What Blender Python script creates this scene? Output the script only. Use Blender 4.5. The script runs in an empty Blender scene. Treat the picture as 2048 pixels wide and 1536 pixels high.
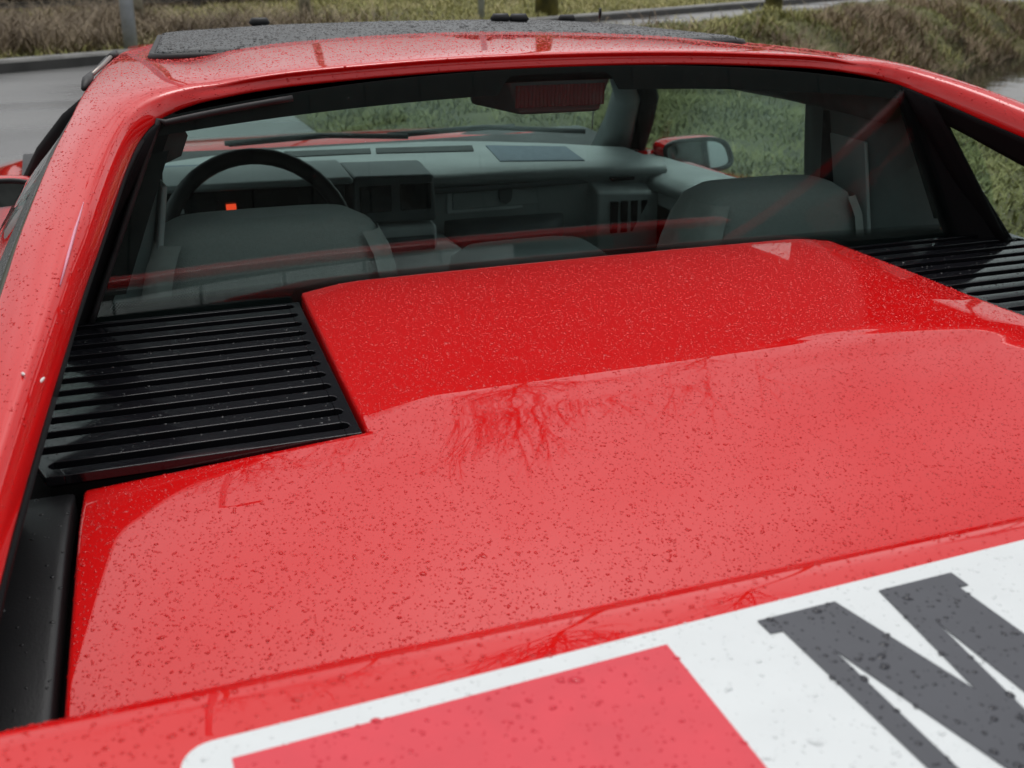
import bpy, bmesh, math, random
import numpy as np
from mathutils import Vector, Matrix

random.seed(7)
rng = np.random.default_rng(11)
R = math.radians
S = bpy.context.scene
COL = S.collection

# ------------------------------------------------------------------ camera
PITCH, YAW, ROLL = R(21.667), R(21.315), R(0.567)
CAM = Vector((-0.7098, 0.0, 1.37))
fw = Vector((math.sin(YAW) * math.cos(PITCH), math.cos(YAW) * math.cos(PITCH), -math.sin(PITCH)))
rt = Vector((math.cos(YAW), -math.sin(YAW), 0))
up = rt.cross(fw)
rt2 = rt * math.cos(ROLL) + up * math.sin(ROLL)
up2 = -rt * math.sin(ROLL) + up * math.cos(ROLL)
cd = bpy.data.cameras.new('camera')
cam = bpy.data.objects.new('camera', cd)
COL.objects.link(cam)
M = Matrix((rt2, up2, -fw)).transposed().to_4x4()
M.translation = CAM
cam.matrix_world = M
cd.sensor_width = 36
cd.lens = 36 * 2250 / 2048
cd.clip_start = 0.02
cd.clip_end = 2000
cd.dof.use_dof = True
cd.dof.focus_distance = 1.45
cd.dof.aperture_fstop = 10.4
S.camera = cam

# ------------------------------------------------------------------ sky, sun, exposure
W = bpy.data.worlds.new("World")
S.world = W
W.use_nodes = True
wn, wl = W.node_tree.nodes, W.node_tree.links
wn.clear()
sky = wn.new('ShaderNodeTexSky')
sky.sky_type = 'NISHITA'
sky.sun_disc = False
SUN_EL, SUN_AZ = R(74), R(25)          # azimuth clockwise from +Y
sky.sun_elevation = SUN_EL
sky.sun_rotation = SUN_AZ
sky.air_density = 1.0
sky.dust_density = 4.0
sky.ozone_density = 1.0
hs = wn.new('ShaderNodeHueSaturation')
hs.inputs['Saturation'].default_value = 0.10
wl.new(sky.outputs[0], hs.inputs['Color'])
tc = wn.new('ShaderNodeTexCoord')
cl = wn.new('ShaderNodeTexNoise')
cl.inputs['Scale'].default_value = 2.2
cl.inputs['Detail'].default_value = 5
cl.inputs['Roughness'].default_value = 0.5
wl.new(tc.outputs['Generated'], cl.inputs['Vector'])
cr = wn.new('ShaderNodeMapRange')
cr.inputs['From Min'].default_value = 0.3
cr.inputs['From Max'].default_value = 0.7
cr.inputs['To Min'].default_value = 0.62
cr.inputs['To Max'].default_value = 1.32
wl.new(cl.outputs[0], cr.inputs['Value'])
mx = wn.new('ShaderNodeMix')
mx.data_type = 'RGBA'
mx.blend_type = 'MULTIPLY'
mx.inputs['Factor'].default_value = 1.0
wl.new(hs.outputs[0], mx.inputs[6])
wl.new(cr.outputs[0], mx.inputs[7])
bg = wn.new('ShaderNodeBackground')
bg.inputs['Strength'].default_value = 0.15
wl.new(mx.outputs[2], bg.inputs['Color'])
wo = wn.new('ShaderNodeOutputWorld')
wl.new(bg.outputs[0], wo.inputs['Surface'])

sd = bpy.data.lights.new('sun', 'SUN')
sd.energy = 0.5
sd.angle = R(28)
sd.color = (1.0, 0.97, 0.93)
so = bpy.data.objects.new('sun', sd)
COL.objects.link(so)
sdir = Vector((math.sin(SUN_AZ) * math.cos(SUN_EL), math.cos(SUN_AZ) * math.cos(SUN_EL), math.sin(SUN_EL)))
so.rotation_euler = sdir.to_track_quat('Z', 'Y').to_euler()

S.view_settings.view_transform = 'Standard'
S.view_settings.look = 'None'
S.view_settings.exposure = 0.2
S.view_settings.gamma = 1.0
S.view_settings.use_curve_mapping = False
S.cycles.use_denoising = True
S.cycles.max_bounces = 14
S.cycles.diffuse_bounces = 3
S.cycles.glossy_bounces = 5
S.cycles.transmission_bounces = 8
S.cycles.transparent_max_bounces = 24
S.cycles.sample_clamp_indirect = 8


# ================================================================== materials
def mat(name, color=(.5, .5, .5), rough=.5, metal=0.0, coat=0.0, coat_rough=.02, spec=.5,
        var=0.0, vscale=20.0, bump=0.0, bscale=200.0, rvar=0.0, sheen=0.0, emit=None, color2=None, detail=4):
    m = bpy.data.materials.new(name)
    m.use_nodes = True
    nt = m.node_tree
    b = nt.nodes['Principled BSDF']
    b.inputs['Base Color'].default_value = (*color, 1)
    b.inputs['Roughness'].default_value = rough
    b.inputs['Metallic'].default_value = metal
    b.inputs['Coat Weight'].default_value = coat
    b.inputs['Coat Roughness'].default_value = coat_rough
    b.inputs['Specular IOR Level'].default_value = spec
    b.inputs['Sheen Weight'].default_value = sheen
    tcn = nt.nodes.new('ShaderNodeTexCoord')
    if var > 0 or rvar > 0:
        n = nt.nodes.new('ShaderNodeTexNoise')
        n.inputs['Scale'].default_value = vscale
        n.inputs['Detail'].default_value = detail
        nt.links.new(tcn.outputs['Object'], n.inputs['Vector'])
        if var > 0:
            r = nt.nodes.new('ShaderNodeValToRGB')
            c2 = color2 or tuple(c * (1 + var) for c in color)
            c1 = tuple(c * (1 - var) for c in color)
            r.color_ramp.elements[0].color = (*c1, 1)
            r.color_ramp.elements[1].color = (*c2, 1)
            r.color_ramp.elements[0].position = .33
            r.color_ramp.elements[1].position = .67
            nt.links.new(n.outputs[0], r.inputs[0])
            nt.links.new(r.outputs[0], b.inputs['Base Color'])
        if rvar > 0:
            q = nt.nodes.new('ShaderNodeMapRange')
            q.inputs['From Min'].default_value = .3
            q.inputs['From Max'].default_value = .7
            q.inputs['To Min'].default_value = max(0, rough - rvar)
            q.inputs['To Max'].default_value = rough + rvar
            nt.links.new(n.outputs[0], q.inputs['Value'])
            nt.links.new(q.outputs[0], b.inputs['Roughness'])
    if bump > 0:
        n2 = nt.nodes.new('ShaderNodeTexNoise')
        n2.inputs['Scale'].default_value = bscale
        n2.inputs['Detail'].default_value = 2
        nt.links.new(tcn.outputs['Object'], n2.inputs['Vector'])
        bp = nt.nodes.new('ShaderNodeBump')
        bp.inputs['Strength'].default_value = bump
        bp.inputs['Distance'].default_value = .01
        nt.links.new(n2.outputs[0], bp.inputs['Height'])
        nt.links.new(bp.outputs[0], b.inputs['Normal'])
    if emit:
        b.inputs['Emission Color'].default_value = (*emit[0], 1)
        b.inputs['Emission Strength'].default_value = emit[1]
    return m


def glass_mat(name, tint, refl=1.0):
    """thin sheet of glass: tinted see-through plus fresnel mirror"""
    m = bpy.data.materials.new(name)
    m.use_nodes = True
    nt = m.node_tree
    nt.nodes.clear()
    o = nt.nodes.new('ShaderNodeOutputMaterial')
    mix = nt.nodes.new('ShaderNodeMixShader')
    f = nt.nodes.new('ShaderNodeFresnel')
    f.inputs['IOR'].default_value = 1.5
    t = nt.nodes.new('ShaderNodeBsdfTransparent')
    t.inputs['Color'].default_value = (*tint, 1)
    g = nt.nodes.new('ShaderNodeBsdfGlossy')
    g.inputs['Roughness'].default_value = 0.0
    g.inputs['Color'].default_value = (refl, refl, refl, 1)
    # keep the outside index on both faces of the pane
    geo = nt.nodes.new('ShaderNodeNewGeometry')
    mm = nt.nodes.new('ShaderNodeMix')
    mm.inputs[2].default_value = 1.5
    mm.inputs[3].default_value = 1 / 1.5
    nt.links.new(geo.outputs['Backfacing'], mm.inputs[0])
    nt.links.new(mm.outputs[0], f.inputs['IOR'])
    nt.links.new(f.outputs[0], mix.inputs[0])
    nt.links.new(t.outputs[0], mix.inputs[1])
    nt.links.new(g.outputs[0], mix.inputs[2])
    nt.links.new(mix.outputs[0], o.inputs['Surface'])
    return m


MT = {}
MT['red'] = mat('red_paint', (.60, .0065, .007), rough=.42, coat=1.0, coat_rough=.008, spec=.0)
MT['red'].node_tree.nodes['Principled BSDF'].inputs['Coat IOR'].default_value = 1.62
MT['red_dull'] = mat('red_sticker', (.62, .035, .055), rough=.32, spec=.5, var=.04, vscale=30)
MT['black_gloss'] = mat('black_gloss_plastic', (.008, .008, .010), rough=.09, spec=.5, rvar=.035, vscale=12)
MT['black_satin'] = mat('black_satin_plastic', (.011, .011, .012), rough=.42, spec=.3, rvar=.08, vscale=9, bump=.05, bscale=500)
MT['black_matt'] = mat('black_matt_trim', (.008, .008, .009), rough=.75, spec=.12)
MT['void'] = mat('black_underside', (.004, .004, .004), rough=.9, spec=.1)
MT['rubber'] = mat('black_rubber', (.02, .02, .021), rough=.55, spec=.4, var=.3, vscale=40)
MT['sunroof'] = mat('wet_textured_black_panel', (.030, .035, .037), rough=.34, spec=.5, bump=.35, bscale=420, var=.3, vscale=60)
MT['trim_wet'] = mat('wet_dark_side_trim', (.045, .050, .048), rough=.3, spec=.6, bump=.5, bscale=260)
MT['trim_olive'] = mat('olive_seal_strip', (.045, .048, .022), rough=.4, spec=.5, var=.3, vscale=30)
MT['white'] = mat('white_sticker_film', (.64, .67, .675), rough=.25, spec=.5, var=.02, vscale=25)
MT['ink'] = mat('dark_grey_sticker_ink', (.060, .063, .074), rough=.28, spec=.5, var=.06, vscale=30)
MT['dash'] = mat('grey_dashboard_vinyl', (.26, .28, .28), rough=.5, var=.1, vscale=8, bump=.08, bscale=600)
MT['dash_dark'] = mat('dark_grey_dash_plastic', (.085, .093, .096), rough=.45, var=.15, vscale=10)
MT['dash_mid'] = mat('mid_grey_dash_plastic', (.42, .44, .44), rough=.5, var=.1, vscale=10)
MT['speaker'] = mat('blue_grey_speaker_cloth', (.12, .145, .18), rough=.8, var=.1, vscale=60)
MT['seat'] = mat('grey_seat_cloth', (.29, .30, .288), rough=.9, var=.06, vscale=260, bump=.3, bscale=700, sheen=.3)
MT['seat_side'] = mat('light_grey_seat_vinyl', (.33, .34, .325), rough=.8, var=.08, vscale=40, sheen=.2)
MT['carpet'] = mat('dark_grey_carpet', (.03, .032, .033), rough=.95, var=.3, vscale=60)
MT['headliner'] = mat('dark_headliner', (.10, .11, .11), rough=.85, var=.1, vscale=40)
MT['trim_in'] = mat('grey_interior_trim', (.17, .19, .19), rough=.6, var=.1, vscale=12)
MT['lens'] = mat('red_ribbed_lens', (.10, .016, .02), rough=.25, spec=.5, coat=.5)
MT['warn'] = mat('lit_red_warning_lamp', (.5, .02, .01), rough=.4, emit=((1, .07, .02), .9))
MT['mirror'] = mat('mirror_glass', (.52, .57, .58), rough=.02, metal=1.0)
MT['tyre'] = mat('tyre_rubber', (.015, .015, .015), rough=.8)
MT['alloy'] = mat('grey_alloy', (.45, .45, .46), rough=.35, metal=.9)
MT['chrome'] = mat('dull_metal_clip', (.30, .27, .25), rough=.45, metal=1.0)
MT['glass_rear'] = glass_mat('tinted_rear_glass', (.83, .91, .897), 1.0)
MT['glass'] = glass_mat('clear_tinted_glass', (.90, .96, .945))
MT['galv'] = mat('galvanised_steel', (.40, .43, .46), rough=.45, metal=.2, var=.15, vscale=8)
MT['gloss_dark_glass'] = mat('dark_display_glass', (.010, .012, .013), rough=.08, spec=.6)


def wet_asphalt():
    m = bpy.data.materials.new('wet_asphalt')
    m.use_nodes = True
    nt = m.node_tree
    b = nt.nodes['Principled BSDF']
    t = nt.nodes.new('ShaderNodeTexCoord')
    n1 = nt.nodes.new('ShaderNodeTexNoise')
    n1.inputs['Scale'].default_value = .55
    n1.inputs['Detail'].default_value = 6
    n2 = nt.nodes.new('ShaderNodeTexNoise')
    n2.inputs['Scale'].default_value = 70
    n2.inputs['Detail'].default_value = 3
    mp = nt.nodes.new('ShaderNodeMapping')
    mp.inputs['Rotation'].default_value = (0, 0, R(-31))
    mp.inputs['Scale'].default_value = (.35, 1.3, 1)
    nt.links.new(t.outputs['Object'], mp.inputs['Vector'])
    nt.links.new(mp.outputs[0], n1.inputs['Vector'])
    nt.links.new(t.outputs['Object'], n2.inputs['Vector'])
    r1 = nt.nodes.new('ShaderNodeValToRGB')
    r1.color_ramp.elements[0].position = .3
    r1.color_ramp.elements[0].color = (.11, .112, .112, 1)
    r1.color_ramp.elements[1].position = .7
    r1.color_ramp.elements[1].color = (.20, .20, .195, 1)
    nt.links.new(n1.outputs[0], r1.inputs[0])
    r2 = nt.nodes.new('ShaderNodeValToRGB')
    r2.color_ramp.elements[0].position = .35
    r2.color_ramp.elements[0].color = (.55, .55, .55, 1)
    r2.color_ramp.elements[1].position = .7
    r2.color_ramp.elements[1].color = (1.25, 1.25, 1.25, 1)
    nt.links.new(n2.outputs[0], r2.inputs[0])
    mu = nt.nodes.new('ShaderNodeMix')
    mu.data_type = 'RGBA'
    mu.blend_type = 'MULTIPLY'
    mu.inputs['Factor'].default_value = 1
    nt.links.new(r1.outputs[0], mu.inputs[6])
    nt.links.new(r2.outputs[0], mu.inputs[7])
    nt.links.new(mu.outputs[2], b.inputs['Base Color'])
    q = nt.nodes.new('ShaderNodeMapRange')
    q.inputs['From Min'].default_value = .35
    q.inputs['From Max'].default_value = .62
    q.inputs['To Min'].default_value = .16
    q.inputs['To Max'].default_value = .42
    nt.links.new(n1.outputs[0], q.inputs['Value'])
    nt.links.new(q.outputs[0], b.inputs['Roughness'])
    bp = nt.nodes.new('ShaderNodeBump')
    bp.inputs['Strength'].default_value = .15
    bp.inputs['Distance'].default_value = .01
    nt.links.new(n2.outputs[0], bp.inputs['Height'])
    nt.links.new(bp.outputs[0], b.inputs['Normal'])
    return m


def leafy(name, cols, rough=.7, pscale=1.2):
    """blade material: colour varies per blade and with place"""
    m = bpy.data.materials.new(name)
    m.use_nodes = True
    nt = m.node_tree
    b = nt.nodes['Principled BSDF']
    g = nt.nodes.new('ShaderNodeNewGeometry')
    t = nt.nodes.new('ShaderNodeTexCoord')
    n = nt.nodes.new('ShaderNodeTexNoise')
    n.inputs['Scale'].default_value = pscale
    n.inputs['Detail'].default_value = 4
    nt.links.new(t.outputs['Object'], n.inputs['Vector'])
    a = nt.nodes.new('ShaderNodeMath')
    a.operation = 'MULTIPLY_ADD'
    a.inputs[1].default_value = .45
    nt.links.new(g.outputs['Random Per Island'], a.inputs[0])
    s = nt.nodes.new('ShaderNodeMapRange')
    s.inputs['From Min'].default_value = .32
    s.inputs['From Max'].default_value = .68
    s.inputs['To Min'].default_value = 0
    s.inputs['To Max'].default_value = .55
    nt.links.new(n.outputs[0], s.inputs['Value'])
    nt.links.new(s.outputs[0], a.inputs[2])
    r = nt.nodes.new('ShaderNodeValToRGB')
    el = r.color_ramp.elements
    while len(el) < len(cols):
        el.new(.5)
    for i, c in enumerate(cols):
        el[i].position = i / (len(cols) - 1)
        el[i].color = (*c, 1)
    nt.links.new(a.outputs[0], r.inputs[0])
    nt.links.new(r.outputs[0], b.inputs['Base Color'])
    b.inputs['Roughness'].default_value = rough
    b.inputs['Specular IOR Level'].default_value = .3
    return m


MT['asphalt'] = wet_asphalt()
MT['kerb'] = mat('dark_concrete', (.045, .045, .043), rough=.5, var=.35, vscale=3, bump=.2, bscale=40)
MT['kerb_top'] = mat('grey_concrete', (.16, .16, .15), rough=.6, var=.3, vscale=4)
MT['soil'] = mat('grassy_soil', (.075, .075, .028), rough=.9, var=.5, vscale=1.7, color2=(.15, .145, .055))
MT['grass'] = leafy('grass_blades', [(.086, .086, .025), (.194, .200, .052), (.300, .286, .094), (.429, .380, .172), (.543, .458, .272)])
MT['grass_fresh'] = leafy('fresh_grass_blades', [(.085, .090, .032), (.165, .175, .058), (.25, .255, .095), (.37, .345, .16)])
MT['dead'] = leafy('dead_weed_stems', [(.062, .045, .031), (.150, .107, .069), (.275, .206, .131), (.425, .338, .225)], pscale=1.600)
MT['bramble'] = leafy('bramble_twigs', [(.044, .032, .024), (.127, .092, .060), (.240, .187, .118), (.406, .330, .210)], pscale=1.600)
MT['bark'] = mat('brown_bark', (.090, .078, .058), rough=.600, var=.600, vscale=6, bump=.600, bscale=30)
MT['bark_moss'] = mat('mossy_bark', (.127, .124, .053), rough=.600, var=.600, vscale=4, bump=.600, bscale=30, color2=(.240, .210, .053))
MT['bark_pale'] = mat('pale_birch_bark', (.300, .284, .196), rough=.600, var=.600, vscale=5, bump=.600, bscale=30, color2=(.570, .540, .420))
MT['twig'] = mat('dark_twigs', (.044, .036, .029), rough=.600)
MT['fence'] = mat('weathered_dark_timber', (.042, .040, .036), rough=.600, var=.450, vscale=5)
MT['hedge'] = leafy('dark_evergreen', [(.016, .022, .012), (.030, .042, .022), (.053, .067, .030)])
MT['rib'] = mat('pale_ribbed_cladding', (.42, .44, .43), rough=.5, var=.06, vscale=2)


def water_mat():
    m = mat('ditch_water', (.020, .020, .014), rough=.03, spec=.5)
    nt = m.node_tree
    b = nt.nodes['Principled BSDF']
    t = nt.nodes.new('ShaderNodeTexCoord')
    n = nt.nodes.new('ShaderNodeTexNoise')
    n.inputs['Scale'].default_value = 3.2
    n.inputs['Detail'].default_value = 3
    nt.links.new(t.outputs['Object'], n.inputs['Vector'])
    bp = nt.nodes.new('ShaderNodeBump')
    bp.inputs['Strength'].default_value = .12
    bp.inputs['Distance'].default_value = .03
    nt.links.new(n.outputs[0], bp.inputs['Height'])
    nt.links.new(bp.outputs[0], b.inputs['Normal'])
    b.inputs['IOR'].default_value = 1.33
    return m


MT['water'] = water_mat()


def drop_mat(name, col):
    """opaque bead of water: the see-through look is put into its colour, no clear coat"""
    m = mat(name, col, rough=.04, spec=.5)
    m.node_tree.nodes['Principled BSDF'].inputs['IOR'].default_value = 1.33
    return m


MT['drop_red'] = drop_mat('water_over_red_paint', (.50, .0055, .006))
MT['drop_black'] = drop_mat('water_over_black', (.012, .012, .013))
MT['drop_white'] = drop_mat('water_over_white_film', (.62, .65, .655))
MT['drop_ink'] = drop_mat('water_over_grey_ink', (.030, .031, .038))
MT['drop_square'] = drop_mat('water_over_red_film', (.56, .028, .046))
MT['drop_glass'] = glass_mat('water_on_glass', (.97, .98, .98))


# ================================================================== mesh helpers
def link(name, me, m, parent=None, smooth=True):
    o = bpy.data.objects.new(name, me)
    COL.objects.link(o)
    if m is not None:
        me.materials.append(m)
    if smooth and len(me.polygons):
        me.polygons.foreach_set('use_smooth', [True] * len(me.polygons))
    if parent:
        o.parent = parent
    return o


def obj(name, V, F, m, parent=None, smooth=True):
    me = bpy.data.meshes.new(name)
    me.from_pydata([tuple(map(float, v)) for v in V], [], [tuple(map(int, f)) for f in F])
    me.update()
    return link(name, me, m, parent, smooth)


def tri_mesh(name, V, F):
    """fast numpy mesh, F is (n,k)"""
    V = np.asarray(V, np.float32)
    F = np.asarray(F, np.int32)
    k = F.shape[1]
    me = bpy.data.meshes.new(name)
    me.vertices.add(len(V))
    me.vertices.foreach_set('co', V.ravel())
    me.loops.add(F.size)
    me.loops.foreach_set('vertex_index', F.ravel())
    me.polygons.add(len(F))
    me.polygons.foreach_set('loop_start', np.arange(0, F.size, k, dtype=np.int32))
    me.polygons.foreach_set('loop_total', np.full(len(F), k, np.int32))
    me.update(calc_edges=True)
    return me


def thing(name, label, cat, loc=(0, 0, 0), group=None):
    o = bpy.data.objects.new(name, None)
    COL.objects.link(o)
    o.location = loc
    o.empty_display_size = .2
    o['label'] = label
    o['category'] = cat
    if group:
        o['group'] = group
    return o


class MB:
    """collects boxes, tubes, prisms into one mesh"""

    def __init__(s):
        s.V, s.F = [], []

    def add(s, V, F):
        n = len(s.V)
        s.V += [tuple(v) for v in V]
        s.F += [tuple(i + n for i in f) for f in F]
        return s

    def box(s, c, d, rot=None):
        x, y, z = d[0] / 2, d[1] / 2, d[2] / 2
        v = [Vector((a * x, b * y, e * z)) for a in (-1, 1) for b in (-1, 1) for e in (-1, 1)]
        if rot is not None:
            v = [rot @ p for p in v]
        v = [p + Vector(c) for p in v]
        return s.add(v, [(0, 1, 3, 2), (4, 6, 7, 5), (0, 4, 5, 1), (2, 3, 7, 6), (0, 2, 6, 4), (1, 5, 7, 3)])

    def hexa(s, P):
        """8 corners: 4 bottom loop, 4 top loop"""
        return s.add(P, [(3, 2, 1, 0), (4, 5, 6, 7), (0, 1, 5, 4), (1, 2, 6, 5), (2, 3, 7, 6), (3, 0, 4, 7)])

    def tube(s, pts, rad, n=8, cap=True):
        pts = [Vector(p) for p in pts]
        rad = rad if hasattr(rad, '__len__') else [rad] * len(pts)
        base = len(s.V)
        pu = None
        for i, p in enumerate(pts):
            d = (pts[min(i + 1, len(pts) - 1)] - pts[max(i - 1, 0)]).normalized()
            if pu is None:
                a = Vector((0, 0, 1)) if abs(d.z) < .9 else Vector((1, 0, 0))
                u = d.cross(a).normalized()
            else:
                u = (pu - d * pu.dot(d)).normalized()
            w = d.cross(u)
            pu = u
            for k in range(n):
                t = 2 * math.pi * k / n
                s.V.append(tuple(p + (u * math.cos(t) + w * math.sin(t)) * rad[i]))
        for i in range(len(pts) - 1):
            for k in range(n):
                a, b = base + i * n + k, base + i * n + (k + 1) % n
                s.F.append((a, b, b + n, a + n))
        if cap:
            s.F.append(tuple(base + k for k in range(n))[::-1])
            s.F.append(tuple(base + (len(pts) - 1) * n + k for k in range(n)))
        return s

    def prism(s, poly, z0, z1):
        """poly is a CCW list of (x,y)"""
        n = len(poly)
        return s.add([(x, y, z0) for x, y in poly] + [(x, y, z1) for x, y in poly],
                     [tuple(range(n))[::-1], tuple(range(n, 2 * n))] + [(i, (i + 1) % n, n + (i + 1) % n, n + i) for i in range(n)])

    def build(s, name, m, parent=None, smooth=False, bevel=0, seg=2):
        o = obj(name, s.V, s.F, m, parent, smooth)
        if bevel:
            bev(o, bevel, seg)
        return o


def bev(o, w, seg=2, angle=30):
    b = o.modifiers.new('bevel', 'BEVEL')
    b.width = w
    b.segments = seg
    b.limit_method = 'ANGLE'
    b.angle_limit = R(angle)
    b.harden_normals = False
    wn_ = o.modifiers.new('normals', 'WEIGHTED_NORMAL')
    wn_.keep_sharp = False
    o.data.polygons.foreach_set('use_smooth', [True] * len(o.data.polygons))
    return o


def solid(o, t, offset=-1, rim=True):
    s = o.modifiers.new('solid', 'SOLIDIFY')
    s.use_rim = rim
    s.thickness = t
    s.offset = offset
    return o


def catmull(P, n):
    """sample n points through P (k,3) with centripetal-ish Catmull-Rom"""
    P = np.asarray(P, float)
    k = len(P)
    t = np.linspace(0, k - 1, n)
    i = np.clip(t.astype(int), 0, k - 2)
    u = (t - i)[:, None]
    p1, p2 = P[i], P[i + 1]
    p0 = np.where((i > 0)[:, None], P[np.maximum(i - 1, 0)], 2 * p1 - p2)
    p3 = np.where((i + 2 < k)[:, None], P[np.minimum(i + 2, k - 1)], 2 * p2 - p1)
    return .5 * (2 * p1 + (p2 - p0) * u + (2 * p0 - 5 * p1 + 4 * p2 - p3) * u ** 2 + (3 * p1 - p0 - 3 * p2 + p3) * u ** 3)


def grid_faces(nu, nv, flip=False):
    i, j = np.meshgrid(np.arange(nu - 1), np.arange(nv - 1), indexing='ij')
    a = (i * nv + j).ravel()
    F = np.stack([a, a + 1, a + nv + 1, a + nv], 1)
    return F[:, ::-1] if flip else F


def loft(curves, nu, nv, smooth_v=True):
    """curves: list of (k,3) guide curves -> grid (nu along, nv across)"""
    C_ = np.array([catmull(c, nu) for c in curves])        # (c,nu,3)
    out = np.empty((nu, nv, 3))
    for i in range(nu):
        if smooth_v:
            out[i] = catmull(C_[:, i], nv)
        else:
            t = np.linspace(0, len(curves) - 1, nv)
            k = np.clip(t.astype(int), 0, len(curves) - 2)
            u = (t - k)[:, None]
            out[i] = C_[k, i] * (1 - u) + C_[k + 1, i] * u
    return out


def gobj(name, G, m, parent=None, flip=False, smooth=True):
    nu, nv = G.shape[:2]
    me = tri_mesh(name, G.reshape(-1, 3), grid_faces(nu, nv, flip))
    return link(name, me, m, parent, smooth)


def mirror_x(P):
    P = np.array(P, float)
    P[..., 0] *= -1
    return P


def rrect(x0, x1, y0, y1, r, n=5):
    out = []
    for cx, cy, a0 in ((x1 - r, y1 - r, 0), (x0 + r, y1 - r, 90), (x0 + r, y0 + r, 180), (x1 - r, y0 + r, 270)):
        for k in range(n + 1):
            a = R(a0 + 90 * k / n)
            out.append((cx + r * math.cos(a), cy + r * math.sin(a)))
    return out

# ================================================================== large structure: ground, road, water
PHI = math.atan(.60)
cph, sph = math.cos(PHI), math.sin(PHI)


def road_n(x, y):
    """distance in front of the far kerb (positive towards the car)"""
    return ((13.95 + .60 * x) - y) * cph


def road_s(x, y):
    return x * cph + (y - 13.95) * sph


def sstep(a, b, t):
    t = np.clip((t - a) / (b - a), 0, 1)
    return t * t * (3 - 2 * t)


def lay_edge(y):
    return 1.15 + .12 * np.sin(np.asarray(y) * 1.3) + np.where(np.asarray(y) > 9.8, (np.asarray(y) - 9.8) ** 2 * .25, 0)


ROAD_W = 3.5


def grass_mask(x, y):
    """1 where the verge (not asphalt) lies on the car's side of the road"""
    return ((x > lay_edge(y)) & (road_n(x, y) > ROAD_W - .05)).astype(float)


def pond(x, y):
    """distance inside the water's edge of the ditch"""
    s, n = road_s(x, y), road_n(x, y)
    tip = s - 3.7
    w = 1.75 * np.sqrt(np.clip(tip / 1.6, 0, 1)) + .16 * np.sin(s * 2.3) * (tip > .3) + .10 * np.sin(s * 5.1)
    return np.where(tip > 0, w - np.abs(n - 8.35), -np.hypot(tip, n - 8.35))


def terrain(x, y):
    x = np.asarray(x, float)
    y = np.asarray(y, float)
    n, s = road_n(x, y), road_s(x, y)
    z = np.zeros_like(x) - .03
    gm = sstep(ROAD_W - .15, ROAD_W + .25, n) * sstep(0, .5, x - lay_edge(y))
    lump = .05 * np.sin(x * 1.7 + y * .9) * np.sin(y * 1.3 - x * .6) + .04 * np.sin(x * 3.9 - y * 2.2) * np.sin(y * 3.1 + x)
    crest = .37 * np.where(n < 4.5, np.exp(-((n - 4.5) / .65) ** 2), 1 - sstep(4.4, 7.4, n) * 1.0) * sstep(1.2, 3.6, s)
    z = z + (.07 + crest + lump) * gm
    z = z - 1.0 * sstep(-1.35, .75, pond(x, y)) * gm
    far = sstep(-.05, -.25, n)
    z = z + far * (.10 + .04 * sstep(-1, -6, n)) + far * .03 * np.sin(x * 1.1) * np.sin(y * .8)
    return z


# terrain sheet: fine near, coarse to the horizon
def ax(a, b, step, farv):
    mid = np.arange(a, b + 1e-6, step)
    lo = a - np.geomspace(1, farv, 22)[::1]
    hi = b + np.geomspace(1, farv, 22)
    return np.concatenate([lo[::-1], mid, hi])


gx, gy = ax(-12, 26, .2, 500), ax(-8, 34, .2, 500)
XX, YY = np.meshgrid(gx, gy, indexing='ij')
G = np.stack([XX, YY, terrain(XX, YY)], -1)
ground = gobj('ground', G, MT['soil'])
ground['kind'] = 'structure'

# asphalt: road strip and the lay-by the car stands on, 3 cm above the soil sheet, following its edge
rx, ry = np.arange(-60, 60.1, .25), np.arange(-30, 60.1, .25)
mb = MB()
road_poly = []
XX2, YY2 = np.meshgrid(rx, ry, indexing='ij')
n_ = road_n(XX2, YY2)
edge = lay_edge(YY2)
inside = (n_ > -.42) & ((n_ < ROAD_W + .15) | (XX2 < edge))
vid = -np.ones(XX2.shape, int)
quad = inside[:-1, :-1] & inside[1:, :-1] & inside[1:, 1:] & inside[:-1, 1:]
V, F = [], []
ii, jj = np.nonzero(quad)
for i, j in zip(ii, jj):
    q = []
    for a, b in ((i, j), (i + 1, j), (i + 1, j + 1), (i, j + 1)):
        if vid[a, b] < 0:
            vid[a, b] = len(V)
            V.append((XX2[a, b], YY2[a, b], 0.0))
        q.append(vid[a, b])
    F.append(q)
# snap the far border onto the kerb line and the verge border onto its curve
for k, (x, y, z) in enumerate(V):
    n = road_n(x, y)
    if ROAD_W - .12 < n < ROAD_W + .16 and x > 2.2:
        V[k] = (x, y + (n - ROAD_W - .1) / cph, 0)
road = obj('road', V, F, MT['asphalt'])
road['kind'] = 'structure'

# kerb along the far side
kb = MB()
L0, L1 = -45, 60
prof = [(0.0, -.05), (0.0, .10), (-.02, .125), (-.15, .135), (-.15, -.05)]
pts = []
for s in np.linspace(L0, L1, 60):
    for n, z in prof:
        x = s * cph + n * sph
        y = 13.95 + s * sph - n * cph
        pts.append((x, y, z))
m_ = len(prof)
Fk = []
for i in range(59):
    for k in range(m_ - 1):
        a = i * m_ + k
        Fk.append((a, a + m_, a + m_ + 1, a + 1))
kerb = obj('kerb', pts, Fk, MT['kerb'], smooth=False)
kerb.data.materials.append(MT['kerb_top'])
for i, p_ in enumerate(kerb.data.polygons):
    p_.material_index = 1 if i % 4 in (1, 2) else 0  # upper faces take the lighter concrete, front and back the darker
kerb['kind'] = 'structure'

water = obj('water', [(s * cph + n * sph, 13.95 + s * sph - n * cph, -.36) for s, n in ((3.0, 12.2), (55, 12.2), (55, 5.6), (3.0, 5.6))], [(0, 1, 2, 3)], MT['water'])
water['kind'] = 'structure'


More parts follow.
